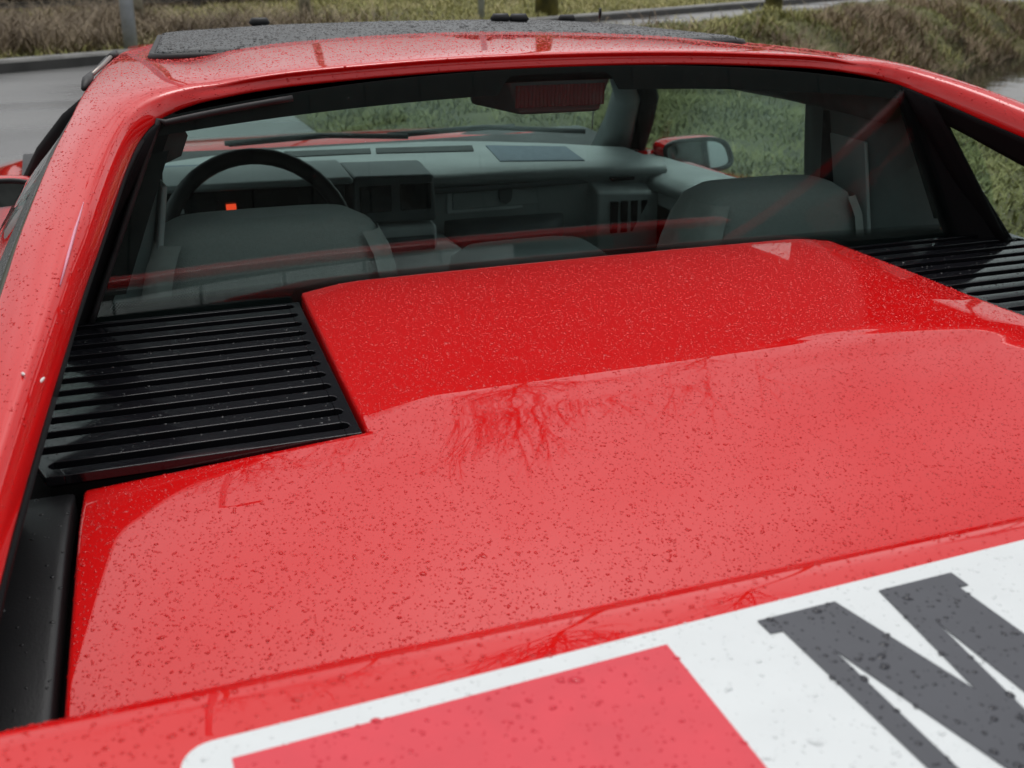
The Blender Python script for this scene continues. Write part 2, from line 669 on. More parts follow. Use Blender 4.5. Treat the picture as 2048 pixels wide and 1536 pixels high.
# ------------------------------------------------------------------ blades of grass, weeds, brambles
def blades(name, pts, m, hmin, hmax, wid, lean, segs=2, label=None, zfun=terrain):
    n = len(pts)
    x, y = pts[:, 0], pts[:, 1]
    z = zfun(x, y)
    h = rng.uniform(hmin, hmax, n) * (.6 + .8 * rng.random(n))
    a = rng.uniform(0, 2 * np.pi, n)
    l = rng.uniform(lean[0], lean[1], n) * h
    dx, dy = np.cos(a), np.sin(a)
    wx, wy = -dy * wid * .5, dx * wid * .5
    k = rng.uniform(.6, 1.5, n)
    wx, wy = wx * k, wy * k
    base = np.stack([x, y, z - .02], 1)
    side = np.stack([wx, wy, 0 * wx], 1)
    mid = base + np.stack([dx * l * .35, dy * l * .35, h * .6], 1)
    tip = base + np.stack([dx * l, dy * l, h], 1)
    V = np.empty((n, 5, 3))
    V[:, 0] = base - side
    V[:, 1] = base + side
    V[:, 2] = mid + side * .8
    V[:, 3] = mid - side * .8
    V[:, 4] = tip
    o = np.arange(n)[:, None] * 5
    F = np.concatenate([o + [0, 1, 2], o + [0, 2, 3], o + [3, 2, 4]], 0)
    me = tri_mesh(name, V.reshape(-1, 3), F)
    ob = link(name, me, m)
    ob['kind'] = 'stuff'
    if label:
        ob['label'] = label
        ob['category'] = name.split('_')[-1]
    return ob


def scatter(n, x0, x1, y0, y1, keep):
    P = np.stack([rng.uniform(x0, x1, n), rng.uniform(y0, y1, n)], 1)
    return P[keep(P[:, 0], P[:, 1])]


def clump(x, y, f=1.0, seed=0.0):
    return (np.sin(x * 2.1 * f + seed) * np.sin(y * 1.7 * f - seed * 2) + .6 * np.sin(x * 4.3 * f + y * 3.1 * f + seed) + .4 * np.sin(y * 7.1 * f - x * 5.3 * f))


dry = lambda x, y: (pond(x, y) < -.25)
bank_k = lambda x, y: (grass_mask(x, y) > 0) & dry(x, y) & (clump(x, y) > -1.7 + 1.9 * rng.random(len(x)))
P = np.concatenate([scatter(190000, 1.0, 10, 2.2, 12, bank_k), scatter(70000, 1.0, 8, -2.5, 2.2, bank_k), scatter(420000, 4, 24, 8, 24, lambda x, y: bank_k(x, y) & (road_n(x, y) < 7))])
blades('short_grass', P, MT['grass_fresh'], .025, .075, .011, (.5, 1.8), label='short green grass on the verge beside the parked car')
weed_k = lambda x, y: (grass_mask(x, y) > 0) & dry(x, y) & (clump(x, y, .55, 1.3) > -.1 + .8 * rng.random(len(x))) & (road_s(x, y) > 1.5)
P = scatter(230000, 3, 26, 7.5, 26, weed_k)
blades('long_grass', P, MT['grass'], .05, .14, .012, (.6, 1.9), label='long yellow green grass tufts on the ditch bank')
rim_k = lambda x, y: (grass_mask(x, y) > 0) & (pond(x, y) > -1.35 + .9 * clump(x, y, .5, 3.)) & (pond(x, y) < .02) & (road_n(x, y) < 8.8) & (clump(x, y, .8, .4) > -1.1 + 1.2 * rng.random(len(x)))
P = np.concatenate([scatter(330000, 4, 24, 7, 24, rim_k), scatter(34000, 4, 24, 8, 24, lambda x, y: (grass_mask(x, y) > 0) & dry(x, y) & (road_n(x, y) < 7) & (clump(x, y, .45, 5.1) > .55))])
blades('dead_weeds', P, MT['dead'], .07, .22, .011, (.5, 2.0), label='brown dead weeds hanging over the edge of the water')
far_k = lambda x, y: (road_n(x, y) < -.17)
P = scatter(230000, -10, 22, 11, 33, far_k)
blades('verge_grass', P, MT['grass'], .03, .12, .016, (.5, 1.8), label='yellowish rough grass on the verge beyond the far kerb')
br_k = lambda x, y: (road_n(x, y) < -.45 - .25 * np.abs(clump(x, y, 1.1, .3))) & (road_n(x, y) > -4.6 + 2.0 * sstep(.0, 1.2, x)) & (x < 2.4 + rng.normal(0, 1.2, len(x))) & (clump(x, y, .8, 2.1) > -1.2 + 1.2 * rng.random(len(x)))
P = scatter(260000, -12, 6, 7, 24, br_k)
blades('bramble_scrub', P, MT['bramble'], .10, .40, .010, (.6, 3.0), label='tangled brown bramble scrub behind the kerb at left')
# ================================================================== the car
CAR = thing('sports_car', 'red mid engined sports car wet with rain, seen from behind over its engine lid', 'car', (0, 0, 0))

# ---- roof and sail rails in one shell -----------------------------------------
A_ = [(-.885, .20, .800), (-.835, .42, .868), (-.797, .745, .945), (-.729, 1.10, 1.024), (-.694, 1.25, 1.062), (-.651, 1.44, 1.106), (-.622, 1.53, 1.130),
      (-.590, 1.570, 1.146), (-.553, 1.585, 1.157), (-.515, 1.588, 1.164), (-.46, 1.588, 1.172), (-.38, 1.588, 1.179), (-.2, 1.588, 1.188), (0, 1.588, 1.191)]
E_ = [(-.985, .20, .780), (-.928, .42, .855), (-.868, .745, .940), (-.797, 1.10, 1.040), (-.771, 1.245, 1.080), (-.737, 1.43, 1.120), (-.708, 1.58, 1.146),
      (-.690, 1.70, 1.158), (-.662, 1.90, 1.164), (-.618, 2.20, 1.163), (-.565, 2.60, 1.140), (-.42, 2.68, 1.162), (-.21, 2.70, 1.172), (0, 2.71, 1.176)]
A_, E_ = np.array(A_), np.array(E_)
nA = len(A_)
hdr = np.clip((np.arange(nA) - 5) / 4.0, 0, 1)          # 0 rail .. 1 header
offB = np.outer(1 - hdr, (-.012, .0, .034)) + np.outer(hdr, (0, .022, .0215))
B_ = A_ + offB
A2_ = A_ + np.outer(1 - hdr, (-.002, 0, .020)) + np.outer(hdr, (0, .004, .012))
D1_ = B_ * .78 + E_ * .22 + np.outer(1 - hdr, (0, 0, .006)) + np.outer(hdr, (0, 0, .006))
D2_ = B_ * .45 + E_ * .55 + np.outer(1 - hdr, (0, 0, .008)) + np.outer(hdr, (0, 0, .007))
E1_ = B_ * .12 + E_ * .88 + np.array((0, 0, .005))
Fo_ = E_ + np.outer(1 - hdr, (.006, 0, -.016)) + np.outer(hdr, (0, -.01, -.016))
In_ = A_ + np.outer(1 - hdr, (-.02, 0, -.002)) + np.outer(hdr, (0, .03, .002))


def full(c):
    c = np.asarray(c)
    return np.concatenate([c, mirror_x(c[:-1])[::-1]])


shell = loft([full(c) for c in (In_, A_, A2_, B_, D1_, D2_, E1_, E_, Fo_)], 181, 49)
roof = gobj('roof', shell, MT['red'], CAR, flip=True)
MT['chip'] = mat('white_fleck', (.75, .74, .72), rough=.6)
MT['scratch'] = mat('pale_pink_scratch', (.72, .30, .40), rough=.6)
for c_, d_ in (((-.772, .959, 1.0288), (.2, -.9, .1)), ((-.759, .968, 1.0178), (.5, .8, .3))):
    d_ = Vector(d_).normalized() * .0045
    MB().tube([Vector(c_) - d_, Vector(c_) - d_ * .4, Vector(c_) + d_ * .4, Vector(c_) + d_], [.0004, .0013, .0014, .0005], 6).build('white_fleck', MT['chip'], roof, True)
MB().tube([(-.7065, 1.27, 1.1033), (-.712, 1.24, 1.0960), (-.718, 1.211, 1.0883), (-.728, 1.16, 1.0733), (-.7375, 1.108, 1.0600)], [.0003, .0009, .0014, .0015, .0006], 6).build('scratch', MT['scratch'], roof, True)

# ---- dark inner skin of the roof, seen through the glass -------------------------
hl = []
for x in np.linspace(-.60, .60, 15):
    hl.append([(x, y, 1.176 - .040 * (x / .6) ** 2 - .03 * max(0, y - 2.0)) for y in np.linspace(1.60, 2.62, 10)])
gobj('headliner', np.array(hl), MT['headliner'], CAR)

# ---- sunroof panel ---------------------------------------------------------------
def roof_z(x, y):
    return 1.213 - .074 * x * x - .075 * (y - 2.15) ** 2 - .015 * max(0, y - 2.3)


poly = rrect(-.567, .567, 2.005, 2.50, .035, 5)
V, F = [], []
rows = [(1.0, -.030), (1.0, -.006), (.994, -.0015), (.985, 0.0), (.6, 0.0), (.2, 0)]
npoly = len(poly)
cx, cy = 0, 2.25
for sc_, dz in rows:
    for x, y in poly:
        xx = cx + (x - cx) * (1 - (1 - sc_) * 1.0) * (1 - .10 * (y - 2.0) / .5)
        yy = cy + (y - cy) * (1 - (1 - sc_) * (2.2 if sc_ > .9 else 1))
        V.append((xx, yy, roof_z(xx, yy) + dz))
for r in range(len(rows) - 1):
    for k in range(npoly):
        a, b = r * npoly + k, r * npoly + (k + 1) % npoly
        F.append((a, b, b + npoly, a + npoly))
F.append(tuple((len(rows) - 1) * npoly + k for k in range(npoly)))
sun = obj('sunroof', V, F, MT['sunroof'], CAR)
sun['label'] = 'black textured sunroof panel beaded with rain'
seal = MB()
ring = [(x * (1 - .10 * (y - 2.0) / .5), y) for x, y in rrect(-.572, .572, 1.999, 2.508, .04, 5)]
seal.tube([(x, y, roof_z(x, y) - .010) for x, y in ring + ring[:1]], .0075, 6, False).build('sunroof_seal', MT['rubber'], sun, True)
for x, y in ((-.315, 2.48), (.135, 2.25), (.175, 2.25), (.375, 2.46)):
    c = MB()
    c.tube([(x - .018, y, roof_z(x, y) + .001), (x - .014, y, roof_z(x, y) + .006), (x + .014, y, roof_z(x, y) + .006), (x + .018, y, roof_z(x, y) + .001)], [.006, .009, .009, .006], 8)
    c.build('sunroof_catch', MT['rubber'], sun, True)


# ---- engine lid: hump between the grilles, deck behind -----------------------------
def e_in(y):
    return .437 + .026 * (1.5 - np.asarray(y, float)) / .47


def lid_z(x, y):
    x, y = np.asarray(x, float), np.asarray(y, float)
    a = np.abs(x)
    zdeck = .9055 + (y - 1.03) * .098 - .020 * np.clip((1.03 - y) / .5, 0, 1) ** 2
    t = np.clip((y - 1.09) / .31, 0, 1)
    ztop = .9055 + .06 * .098 + .055 * (y - 1.09) * (y > 1.09) - .055 * .31 / 2 * t ** 2
    ztop = np.where(y > 1.40, .9055 + .06 * .098 + .055 * .31 / 2 + (y - 1.40) * .004, ztop)
    w = sstep(1.02, 1.13, y)
    zc = zdeck * (1 - w) + ztop * w
    # sides
    dd = np.clip(a - .405, 0, None)
    drop_d = np.where(dd < .010, dd ** 2 / .020 * .036, .036 * (dd - .005))
    hh = np.clip(a - .352, 0, None)
    drop_h = np.where(hh < .05, hh ** 2 / .10 * .16, .16 * (hh - .025))
    wl_ = sstep(.93, 1.24, y)
    return zc - drop_d * (1 - wl_) - drop_h * wl_ - .0022 * (a / .4) ** 2 * (a < .4) - .0022 * (a >= .4)


def deck_w(y):
    return .738 + .027 * (1.03 - np.asarray(y, float)) / .32


cols_in = np.concatenate([[-1, -.99], np.linspace(-.97, .97, 65), [.99, 1]])
y_h = np.concatenate([[1.5, 1.497], np.linspace(1.49, 1.11, 26), np.linspace(1.10, 1.03, 13)])
y_d = np.concatenate([np.linspace(1.03, .98, 10)[1:], np.linspace(.97, .45, 34)])
out_t = np.concatenate([np.linspace(0, .95, 20)[1:], [.98, .995, 1.0]])
idx = {}
V, F = [], []


def vtx(key, x, y):
    if key not in idx:
        idx[key] = len(V)
        V.append((x, y, float(lid_z(x, y))))
    return idx[key]


ys = list(y_h) + list(y_d)
nh = len(y_h)
nci = len(cols_in)
for j, y in enumerate(ys):
    for i, c in enumerate(cols_in):
        vtx(('m', i, j), c * float(e_in(y)), y)
    if j >= nh - 1:
        for sgn in (-1, 1):
            for k, t in enumerate(out_t):
                e, w = float(e_in(y)), float(deck_w(y))
                vtx((sgn, k, j), sgn * (e + (w - e) * t), y)
for j in range(len(ys) - 1):
    for i in range(nci - 1):
        F.append([idx[('m', i, j)], idx[('m', i, j + 1)], idx[('m', i + 1, j + 1)], idx[('m', i + 1, j)]])
    if j >= nh - 1:
        prevR, prevL = ('m', nci - 1), ('m', 0)
        for k in range(len(out_t)):
            a, b = (1, k), (-1, k)
            F.append([idx[(*prevR, j)], idx[(*prevR, j + 1)], idx[(*a, j + 1)], idx[(*a, j)]])
            F.append([idx[(*b, j)], idx[(*b, j + 1)], idx[(*prevL, j + 1)], idx[(*prevL, j)]])
            prevR, prevL = a, b
lid = obj('engine_lid', V, F, MT['red'], CAR)
# roll the free edges downwards
bm = bmesh.new()
bm.from_mesh(lid.data)
be = [e for e in bm.edges if e.is_boundary]
for dz, ins in ((.0016, .0018), (.0030, .0012), (.022, .0004)):
    r_ = bmesh.ops.extrude_edge_only(bm, edges=be)
    nv = [g for g in r_['geom'] if isinstance(g, bmesh.types.BMVert)]
    be = [g for g in r_['geom'] if isinstance(g, bmesh.types.BMEdge)]
    be = [e for e in be if e.is_boundary and all(v in set(nv) for v in e.verts)]
    bm.normal_update()
    for v in nv:
        # outward direction in plan
        d = Vector((0, 0, 0))
        for e in v.link_edges:
            o2 = e.other_vert(v)
            if o2 not in nv:
                pass
        if v.co.y > 1.4985:
            d.y += 1
        if v.co.y < .4515:
            d.y -= 1
        ee = float(e_in(v.co.y)) if v.co.y > 1.0301 else float(deck_w(v.co.y))
        if abs(abs(v.co.x) - ee) < .006:
            d.x += math.copysign(1, v.co.x)
        elif abs(v.co.y - 1.03) < .006 and abs(v.co.x) > float(e_in(1.03)) - .004:
            d.y += 1
        if d.length > 0:
            d.normalize()
        v.co += d * ins
        v.co.z -= dz
bmesh.ops.recalc_face_normals(bm, faces=bm.faces)
bm.to_mesh(lid.data)
bm.free()
lid.data.polygons.foreach_set('use_smooth', [True] * len(lid.data.polygons))
lid['label'] = 'red engine lid with a raised centre hump'

# dark bay under lid and grilles
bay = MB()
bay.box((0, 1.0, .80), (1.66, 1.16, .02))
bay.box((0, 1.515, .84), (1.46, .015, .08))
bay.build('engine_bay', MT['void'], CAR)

# ---- louvred grilles --------------------------------------------------------------
def grille_z(y):
    return .8955 + (y - 1.03) * .006


def make_grille(sgn):
    yf, yr = 1.498, 1.036
    g_in = lambda y: -(float(e_in(y)) + .007)
    out = lambda y: -.795 if y > 1.10 else (-.795 + .019 * (1.10 - y) / .02 if y > 1.08 else -.776)
    th = .010
    mbf = MB()
    # inner border along the hump
    pin = []
    bw = .0165
    ysn = np.linspace(yf, yr, 12)

    def strip(xa, xb, ylist):
        V_, F_ = [], []
        for y in ylist:
            for x, dz in ((xa(y), -th), (xa(y), 0), (xb(y), 0), (xb(y), -th)):
                V_.append((x, y, grille_z(y) + dz))
        for i in range(len(ylist) - 1):
            for k in range(4):
                a, b = i * 4 + k, i * 4 + (k + 1) % 4
                F_.append((a, b, b + 4, a + 4))
        F_.append((0, 1, 2, 3))
        m4 = (len(ylist) - 1) * 4
        F_.append((m4 + 3, m4 + 2, m4 + 1, m4))
        return V_, F_
    pitch = .0382
    slotw = .0175
    yb = [yf - .0085 - i * pitch for i in range(13)]          # slot i runs from yb[i] back to yb[i] - slotw
    rr_ = slotw / 2

    def notched(edge_x, inner_x, sgn_in):
        """border strip: straight outer edge, inner edge with a round notch at every slot end"""
        outer_ = [(edge_x(y), y) for y in np.linspace(yr, yf, 14)]
        inner_ = [(inner_x(yf), yf)]
        for i in range(12):
            yc = yb[i] - rr_
            inner_.append((inner_x(yb[i]), yb[i]))
            for k in range(1, 6):
                a_ = math.pi * k / 6
                inner_.append((inner_x(yc) - sgn_in * rr_ * .85 * math.sin(a_), yc + rr_ * math.cos(a_)))
            inner_.append((inner_x(yb[i] - slotw), yb[i] - slotw))
        inner_.append((inner_x(yr), yr))
        return outer_ + inner_

    xin = lambda y: g_in(y) - bw
    xo_y = [yr, 1.06, 1.075, 1.085, 1.095, 1.11, 1.30, yf]
    xo_x = [-.772, -.7785, -.782, -.790, -.797, -.800, -.80, -.80]
    xout = lambda y: float(np.interp(y, xo_y, xo_x))
    xoin = lambda y: xout(y) + .0165
    for pl_ in (notched(g_in, xin, -1), notched(xout, xoin, 1)):
        area = sum(x0 * y1 - x1 * y0 for (x0, y0), (x1, y1) in zip(pl_, pl_[1:] + pl_[:1]))
        mbf.prism(pl_ if area > 0 else pl_[::-1], grille_z(1.25) - th, grille_z(1.25))

    def bar(y0, y1):
        xa0, xb0 = g_in(y0) - bw, -.7795 if y0 < 1.085 else -.784
        return [(g_in(y0) - bw, y0), (g_in(y1) - bw, y1), (xb0, y1), (xb0, y0)]
    # front and rear border bars belong to the frame
    zt_ = grille_z(1.25) - .0002
    mbf.prism([(xoin(yf), yb[0]), (xin(yb[0]), yb[0]), (xin(yf), yf), (xoin(yf), yf)], zt_ - th, zt_)
    y_last = yb[11] - slotw
    mbf.prism([(xoin(yr), yr), (xin(yr), yr), (xin(y_last), y_last), (xoin(y_last), y_last)], zt_ - th, zt_)
    if sgn > 0:
        mbf.V = [(-x, y, z) for x, y, z in mbf.V]
        mbf.F = [f[::-1] for f in mbf.F]
    fr = mbf.build('louvre_grille', MT['black_gloss'], CAR)
    bev(fr, .0009, 2, 50)
    fr['label'] = 'black louvred air grille %s the engine lid hump' % ('left of' if sgn < 0 else 'right of')
    base = None
    for i in range(11):
        ya = yb[i] - slotw
        yc = yb[i + 1]
        mbs = MB()
        z = grille_z(1.25)
        P_ = [(xin(ya), ya), (xoin(ya), ya), (xoin(yc), yc), (xin(yc), yc)]
        mbs.hexa([(x, y, z - th) for x, y in P_] + [(x, y, z - .0003) for x, y in P_])
        if sgn > 0:
            mbs.V = [(-x, y, z_) for x, y, z_ in mbs.V]
            mbs.F = [f[::-1] for f in mbs.F]
        s_ = mbs.build('slat', MT['black_gloss'], fr)
        bev(s_, .0009, 2, 40)
    # second row of ribs below, in two runs per slot
    for i in range(12):
        yc = yb[i] - slotw * .62
        for xa, xb in ((-.475 - .005, -.585), (-.605, -.770)):
            rb = MB().box((sgn * -(xa + xb) / 2, yc - .001, .8785), (abs(xb - xa), .010, .004), Matrix.Rotation(R(14), 3, 'X'))
            rb.build('lower_rib', MT['black_satin'], fr)
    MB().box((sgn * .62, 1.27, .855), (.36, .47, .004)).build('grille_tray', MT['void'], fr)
    MB().box((sgn * .61, 1.0415, .868), (.32, .008, .034)).build('gap_shade_strip', MT['void'], fr)  # black strip standing in for the shade in the gap behind the border
    return fr


make_grille(-1)
make_grille(1)

# ---- black gutter panels beside the deck ------------------------------------------
for sgn in (-1, 1):
    Gp = []
    for y in np.linspace(1.030, .30, 24):
        w = float(deck_w(y)) + .011
        zt = float(lid_z(deck_w(y), y)) - .001
        xo = .80 + (1.012 - y) * .075
        front = 1.0
        row = [(w - .0002, zt - .025), (w, zt - .002), (w + .002, zt - .0004), (w + .007, zt), (w + .010, zt), (w + .020, zt), ((w + xo) / 2, zt), (xo, zt), (xo + .05, zt + .006)]
        Gp.append([(sgn * x, y, z) for x, z in row])
    Gp = np.array(Gp)
    # step down at the front edge
    f0 = Gp[0].copy()
    f0[:, 2] -= .03
    f1 = Gp[0].copy()
    f1[:, 1] -= -.003
    f1[:, 2] -= .003
    Gp = np.concatenate([[f0], [f1], Gp[0:]])
    Gp[2:, :, 1] -= 0
    gp = gobj('gutter_panel', Gp, MT['black_satin'], CAR, flip=(sgn > 0), smooth=False)

# ---- sail side walls with the quarter windows --------------------------------------
def A_at(y):
    i = np.searchsorted(A_[:9, 1], y)
    i = int(np.clip(i, 1, 8))
    t = (y - A_[i - 1, 1]) / (A_[i, 1] - A_[i - 1, 1])
    return A_[i - 1] * (1 - t) + A_[i] * t


def B0_at(y):
    return np.array((-.768 - .075 * (1.45 - y), y, .878 - .02 * (1.45 - y)))


def wall_pt(y, v, sgn, off=0.0):
    """v = 0 at the rail, 1 at the bottom; shear so the front edge leans with the rear glass"""
    a, b = A_at(min(y, 1.566)), B0_at(y - .075 * (y > 1.0) * (y - 1.0) / .5)
    p = a * (1 - v) + b * v
    return np.array(((p[0] - off) * (-sgn), p[1], p[2]))


for sgn in (-1, 1):
    def wall_grid(y0, y1, v0f, v1f, n=14, k=6):
        return np.array([[wall_pt(y, v0f(y) + (v1f(y) - v0f(y)) * t, sgn) for t in np.linspace(0, 1, k)] for y in np.linspace(y0, y1, n)])
    vt = lambda y: .25 - .10 * min(1, max(0, (y - 1.36) / .15))
    vb = lambda y: .97
    one, zero = (lambda y: 1.0), (lambda y: 0.0)
    yF, yR = 1.518, .98
    parts_ = [wall_grid(1.566, yF, zero, one, 4), wall_grid(yF, yR, zero, vt), wall_grid(yF, yR, vb, one, 14, 3), wall_grid(yR, .30, zero, one)]
    V, F = [], []
    for g in parts_:
        b = len(V)
        V += list(g.reshape(-1, 3))
        F += [tuple(f + b) for f in grid_faces(*g.shape[:2])]
    sw = obj('sail_panel', V, F, MT['black_matt'], CAR)
    solid(sw, .006, 0)
    qg = wall_grid(yF + .006, yR - .006, lambda y: vt(y) - .015, lambda y: .985, 16, 6)
    q = gobj('quarter_window', qg, MT['glass'], CAR)
    solid(q, .004, 0, False)
    q['label'] = 'quarter window in the %s sail panel' % ('left' if sgn < 0 else 'right')
    # outer trim strips below the rail
    Es = E_[1:11]
    c0 = Es + np.array((.004, 0, -.012))
    c1 = Es + np.array((-.016, 0, -.030))
    c2 = Es + np.array((-.020, 0, -.034))
    c3 = Es + np.array((-.040, 0, -.062))
    c4 = Es + np.array((-.085, 0, -.150))
    gA = loft([c0, c1], 60, 6)
    gB = loft([c1, c2, c3], 60, 9)
    if sgn > 0:
        gA, gB = mirror_x(gA), mirror_x(gB)
    t1 = gobj('drip_seal', gA, MT['trim_olive'], CAR, flip=(sgn > 0))
    t2 = gobj('window_trim', gB, MT['trim_wet'], CAR, flip=(sgn > 0))
    solid(t1, .004, 0)
    solid(t2, .004, 0)
    # side glass from the rear quarter to the windscreen pillar, and the belt
    top = np.array([c3[i] for i in range(5, 10)])
    bot = np.array([(-.875 + .02 * max(0, p[1] - 1.8), p[1] + .0, float(np.interp(p[1], [1.4, 2.4], [.860, .795]))) for p in top])
    bot[-1] = (-.83, 3.0, .780)
    bot[-2] = (-.85, 2.45, .790)
    gS = loft([top, top * .5 + bot * .5 + np.array((-.018, 0, .01)), bot], 50, 9)
    if sgn > 0:
        gS = mirror_x(gS)
    sg = gobj('side_window', gS, MT['glass'], CAR, flip=(sgn > 0))
    solid(sg, .004, 0, False)
# small fixing clip at the left rear roof corner
cl_ = MB()
cl_.tube([(-.624, 2.20, 1.167), (-.648, 2.02, 1.168), (-.668, 1.90, 1.167)], .0035, 6)
cl_.build('roof_clip', MT['chrome'], CAR, True)
c2_ = MB()
c2_.tube([(-.668, 1.915, 1.167), (-.677, 1.86, 1.162), (-.684, 1.81, 1.157)], [.004, .0085, .004], 8)
c2_.build('clip_end', MT['rubber'], CAR, True)
c3_ = MB()
c3_.tube([(-.632, 2.20, 1.163), (-.657, 2.02, 1.163), (-.678, 1.88, 1.159)], .0035, 6)
c3_.tube([(-.616, 2.25, 1.166), (-.628, 2.17, 1.167)], .006, 6)
c3_.build('clip_rail', MT['rubber'], CAR, True)

# ---- rear window -------------------------------------------------------------------
def rg(u, v):
    """u -1..1 across, v 0 bottom .. 1 top"""
    hw = .730 * (1 - v) + .605 * v
    zt = 1.192 - .048 * abs(u) ** 2.2
    z = .870 * (1 - v) + zt * v
    y = 1.528 * (1 - v) + 1.574 * v - .012 * abs(u) ** 2
    return np.array((u * hw, y, z))


gg = np.array([[rg(u, v) for v in np.linspace(0, 1, 9)] for u in np.linspace(-1, 1, 31)])
rw = gobj('rear_window', gg, MT['glass_rear'], CAR, flip=False)
solid(rw, .004, 0, False)
rw['label'] = 'dark tinted upright rear window'


def frit_mat():
    m = mat('black_frit_dots', (.016, .018, .018), rough=.6, spec=.1)
    nt = m.node_tree
    b = nt.nodes['Principled BSDF']
    o = nt.nodes['Material Output']
    at = nt.nodes.new('ShaderNodeAttribute')
    at.attribute_name = 'fade'
    tcn = nt.nodes.new('ShaderNodeTexCoord')
    mp = nt.nodes.new('ShaderNodeMapping')
    mp.inputs['Rotation'].default_value = (0, R(45), 0)
    mp.inputs['Scale'].default_value = (330, 330, 330)
    nt.links.new(tcn.outputs['Object'], mp.inputs[0])
    sx = nt.nodes.new('ShaderNodeSeparateXYZ')
    nt.links.new(mp.outputs[0], sx.inputs[0])
    fr = []
    for k in ('X', 'Z'):
        a = nt.nodes.new('ShaderNodeMath')
        a.operation = 'FRACT'
        nt.links.new(sx.outputs[k], a.inputs[0])
        c = nt.nodes.new('ShaderNodeMath')
        c.operation = 'SUBTRACT'
        c.inputs[1].default_value = .5
        nt.links.new(a.outputs[0], c.inputs[0])
        d = nt.nodes.new('ShaderNodeMath')
        d.operation = 'POWER'
        d.inputs[1].default_value = 2
        nt.links.new(c.outputs[0], d.inputs[0])
        fr.append(d)
    s = nt.nodes.new('ShaderNodeMath')
    s.operation = 'ADD'
    nt.links.new(fr[0].outputs[0], s.inputs[0])
    nt.links.new(fr[1].outputs[0], s.inputs[1])
    q = nt.nodes.new('ShaderNodeMath')
    q.operation = 'SQRT'
    nt.links.new(s.outputs[0], q.inputs[0])
    g = nt.nodes.new('ShaderNodeMath')
    g.operation = 'GREATER_THAN'
    nt.links.new(at.outputs['Fac'], g.inputs[0])
    nt.links.new(q.outputs[0], g.inputs[1])
    tr = nt.nodes.new('ShaderNodeBsdfTransparent')
    mix = nt.nodes.new('ShaderNodeMixShader')
    nt.links.new(g.outputs[0], mix.inputs[0])
    nt.links.new(tr.outputs[0], mix.inputs[1])
    nt.links.new(b.outputs[0], mix.inputs[2])
    nt.links.new(mix.outputs[0], o.inputs['Surface'])
    return m


MT['frit'] = frit_mat()
# printed border on the inside of the glass: solid at the rim, dots at its inner edge
nu_, nb = 61, 6
V, F, fade = [], [], []


def band(fn, n, k):
    b = len(V)
    for i in range(n):
        for j in range(k):
            p, f = fn(i / (n - 1), j / (k - 1))
            V.append(p + np.array((0, .004, 0)))
            fade.append(f)
    F.extend([tuple(f + b) for f in grid_faces(n, k)])


fd = lambda t: .78


def band_top(s, t):
    u = -1 + 2 * s
    zt = 1.192 - .048 * abs(u) ** 2.2
    vb_ = (1.157 - .036 * u * u - .870) / (zt - .870)
    vb_ += (1 - vb_) * .75 * float(sstep(.40, .415, s) * (1 - sstep(.545, .56, s)))
    return rg(u, 1 - (1 - vb_) * t), fd(t)


band(band_top, 121, 11)
band(lambda s, t: (rg(-1 + 2 * s, .150 * t), .78 if t < .55 else .78 - (t - .55) / .45 * .45), 61, 11)
band(lambda s, t: (rg(-1 + .055 * t, .185 + .65 * s), .8), 15, 7)
band(lambda s, t: (rg(1 - .05 * t, .185 + .65 * s), .8), 15, 7)
fo = obj('printed_border', V, F, MT['frit'], rw)
at = fo.data.attributes.new('fade', 'FLOAT', 'POINT')
at.data.foreach_set('value', np.array(fade, np.float32))
# black filler between the glass edge and the quarter window
for sgn in (-1, 1):
    g = []
    for v in np.linspace(-.05, .985, 10):
        p = rg(sgn, v)
        q_ = wall_pt(1.505 + .05 * v, max(0, 1 - v), sgn)
        q2 = np.array((q_[0], q_[1] + .01, p[2]))
        g.append([p + np.array((-sgn * .025, .008, 0)), p + np.array((sgn * .002, .005, 0)), q_ + np.array((sgn * .012, .004, 0))])
    f_ = gobj('window_surround', np.array(g), MT['black_matt'], CAR)
    solid(f_, .004, 1)
wt = MB()
Wl = [rg(-1, v) + np.array((.004, -.006, 0)) for v in np.linspace(.05, 1, 12)] + [rg(-1 + u, 1) + np.array((0, -.006, -.006)) for u in np.linspace(.02, .30, 8)]
wt.tube([tuple(p) for p in Wl], .0045, 6).build('window_seal', MT['rubber'], CAR, True)
hd = MB()
hd.tube([tuple(np.array((x, 1.594, 1.180 - .045 * (abs(x) / .575) ** 2.2))) for x in np.linspace(-.575, .575, 41)], .010, 6).build('header_seal', MT['black_matt'], CAR, True)

# ---- high brake light --------------------------------------------------------------
hb = MB()
hb.hexa([(-.080, 1.593, 1.122), (.052, 1.593, 1.122), (.062, 1.70, 1.126), (-.122, 1.70, 1.126), (-.104, 1.590, 1.176), (.068, 1.590, 1.176), (.074, 1.70, 1.18), (-.130, 1.70, 1.18)])
blight = hb.build('brake_light', MT['dash_dark'], CAR, bevel=.006)
ribs = []
nx = 96
for i in range(nx):
    x = -.090 + .146 * i / (nx - 1)
    d = .0016 * (1 if i % 4 < 2 else 0)
    ribs.append([(x, 1.5885 - d - .001, z) for z in np.linspace(1.134, 1.166, 4)])
gobj('lens', np.array(ribs), MT['lens'], blight, smooth=False)

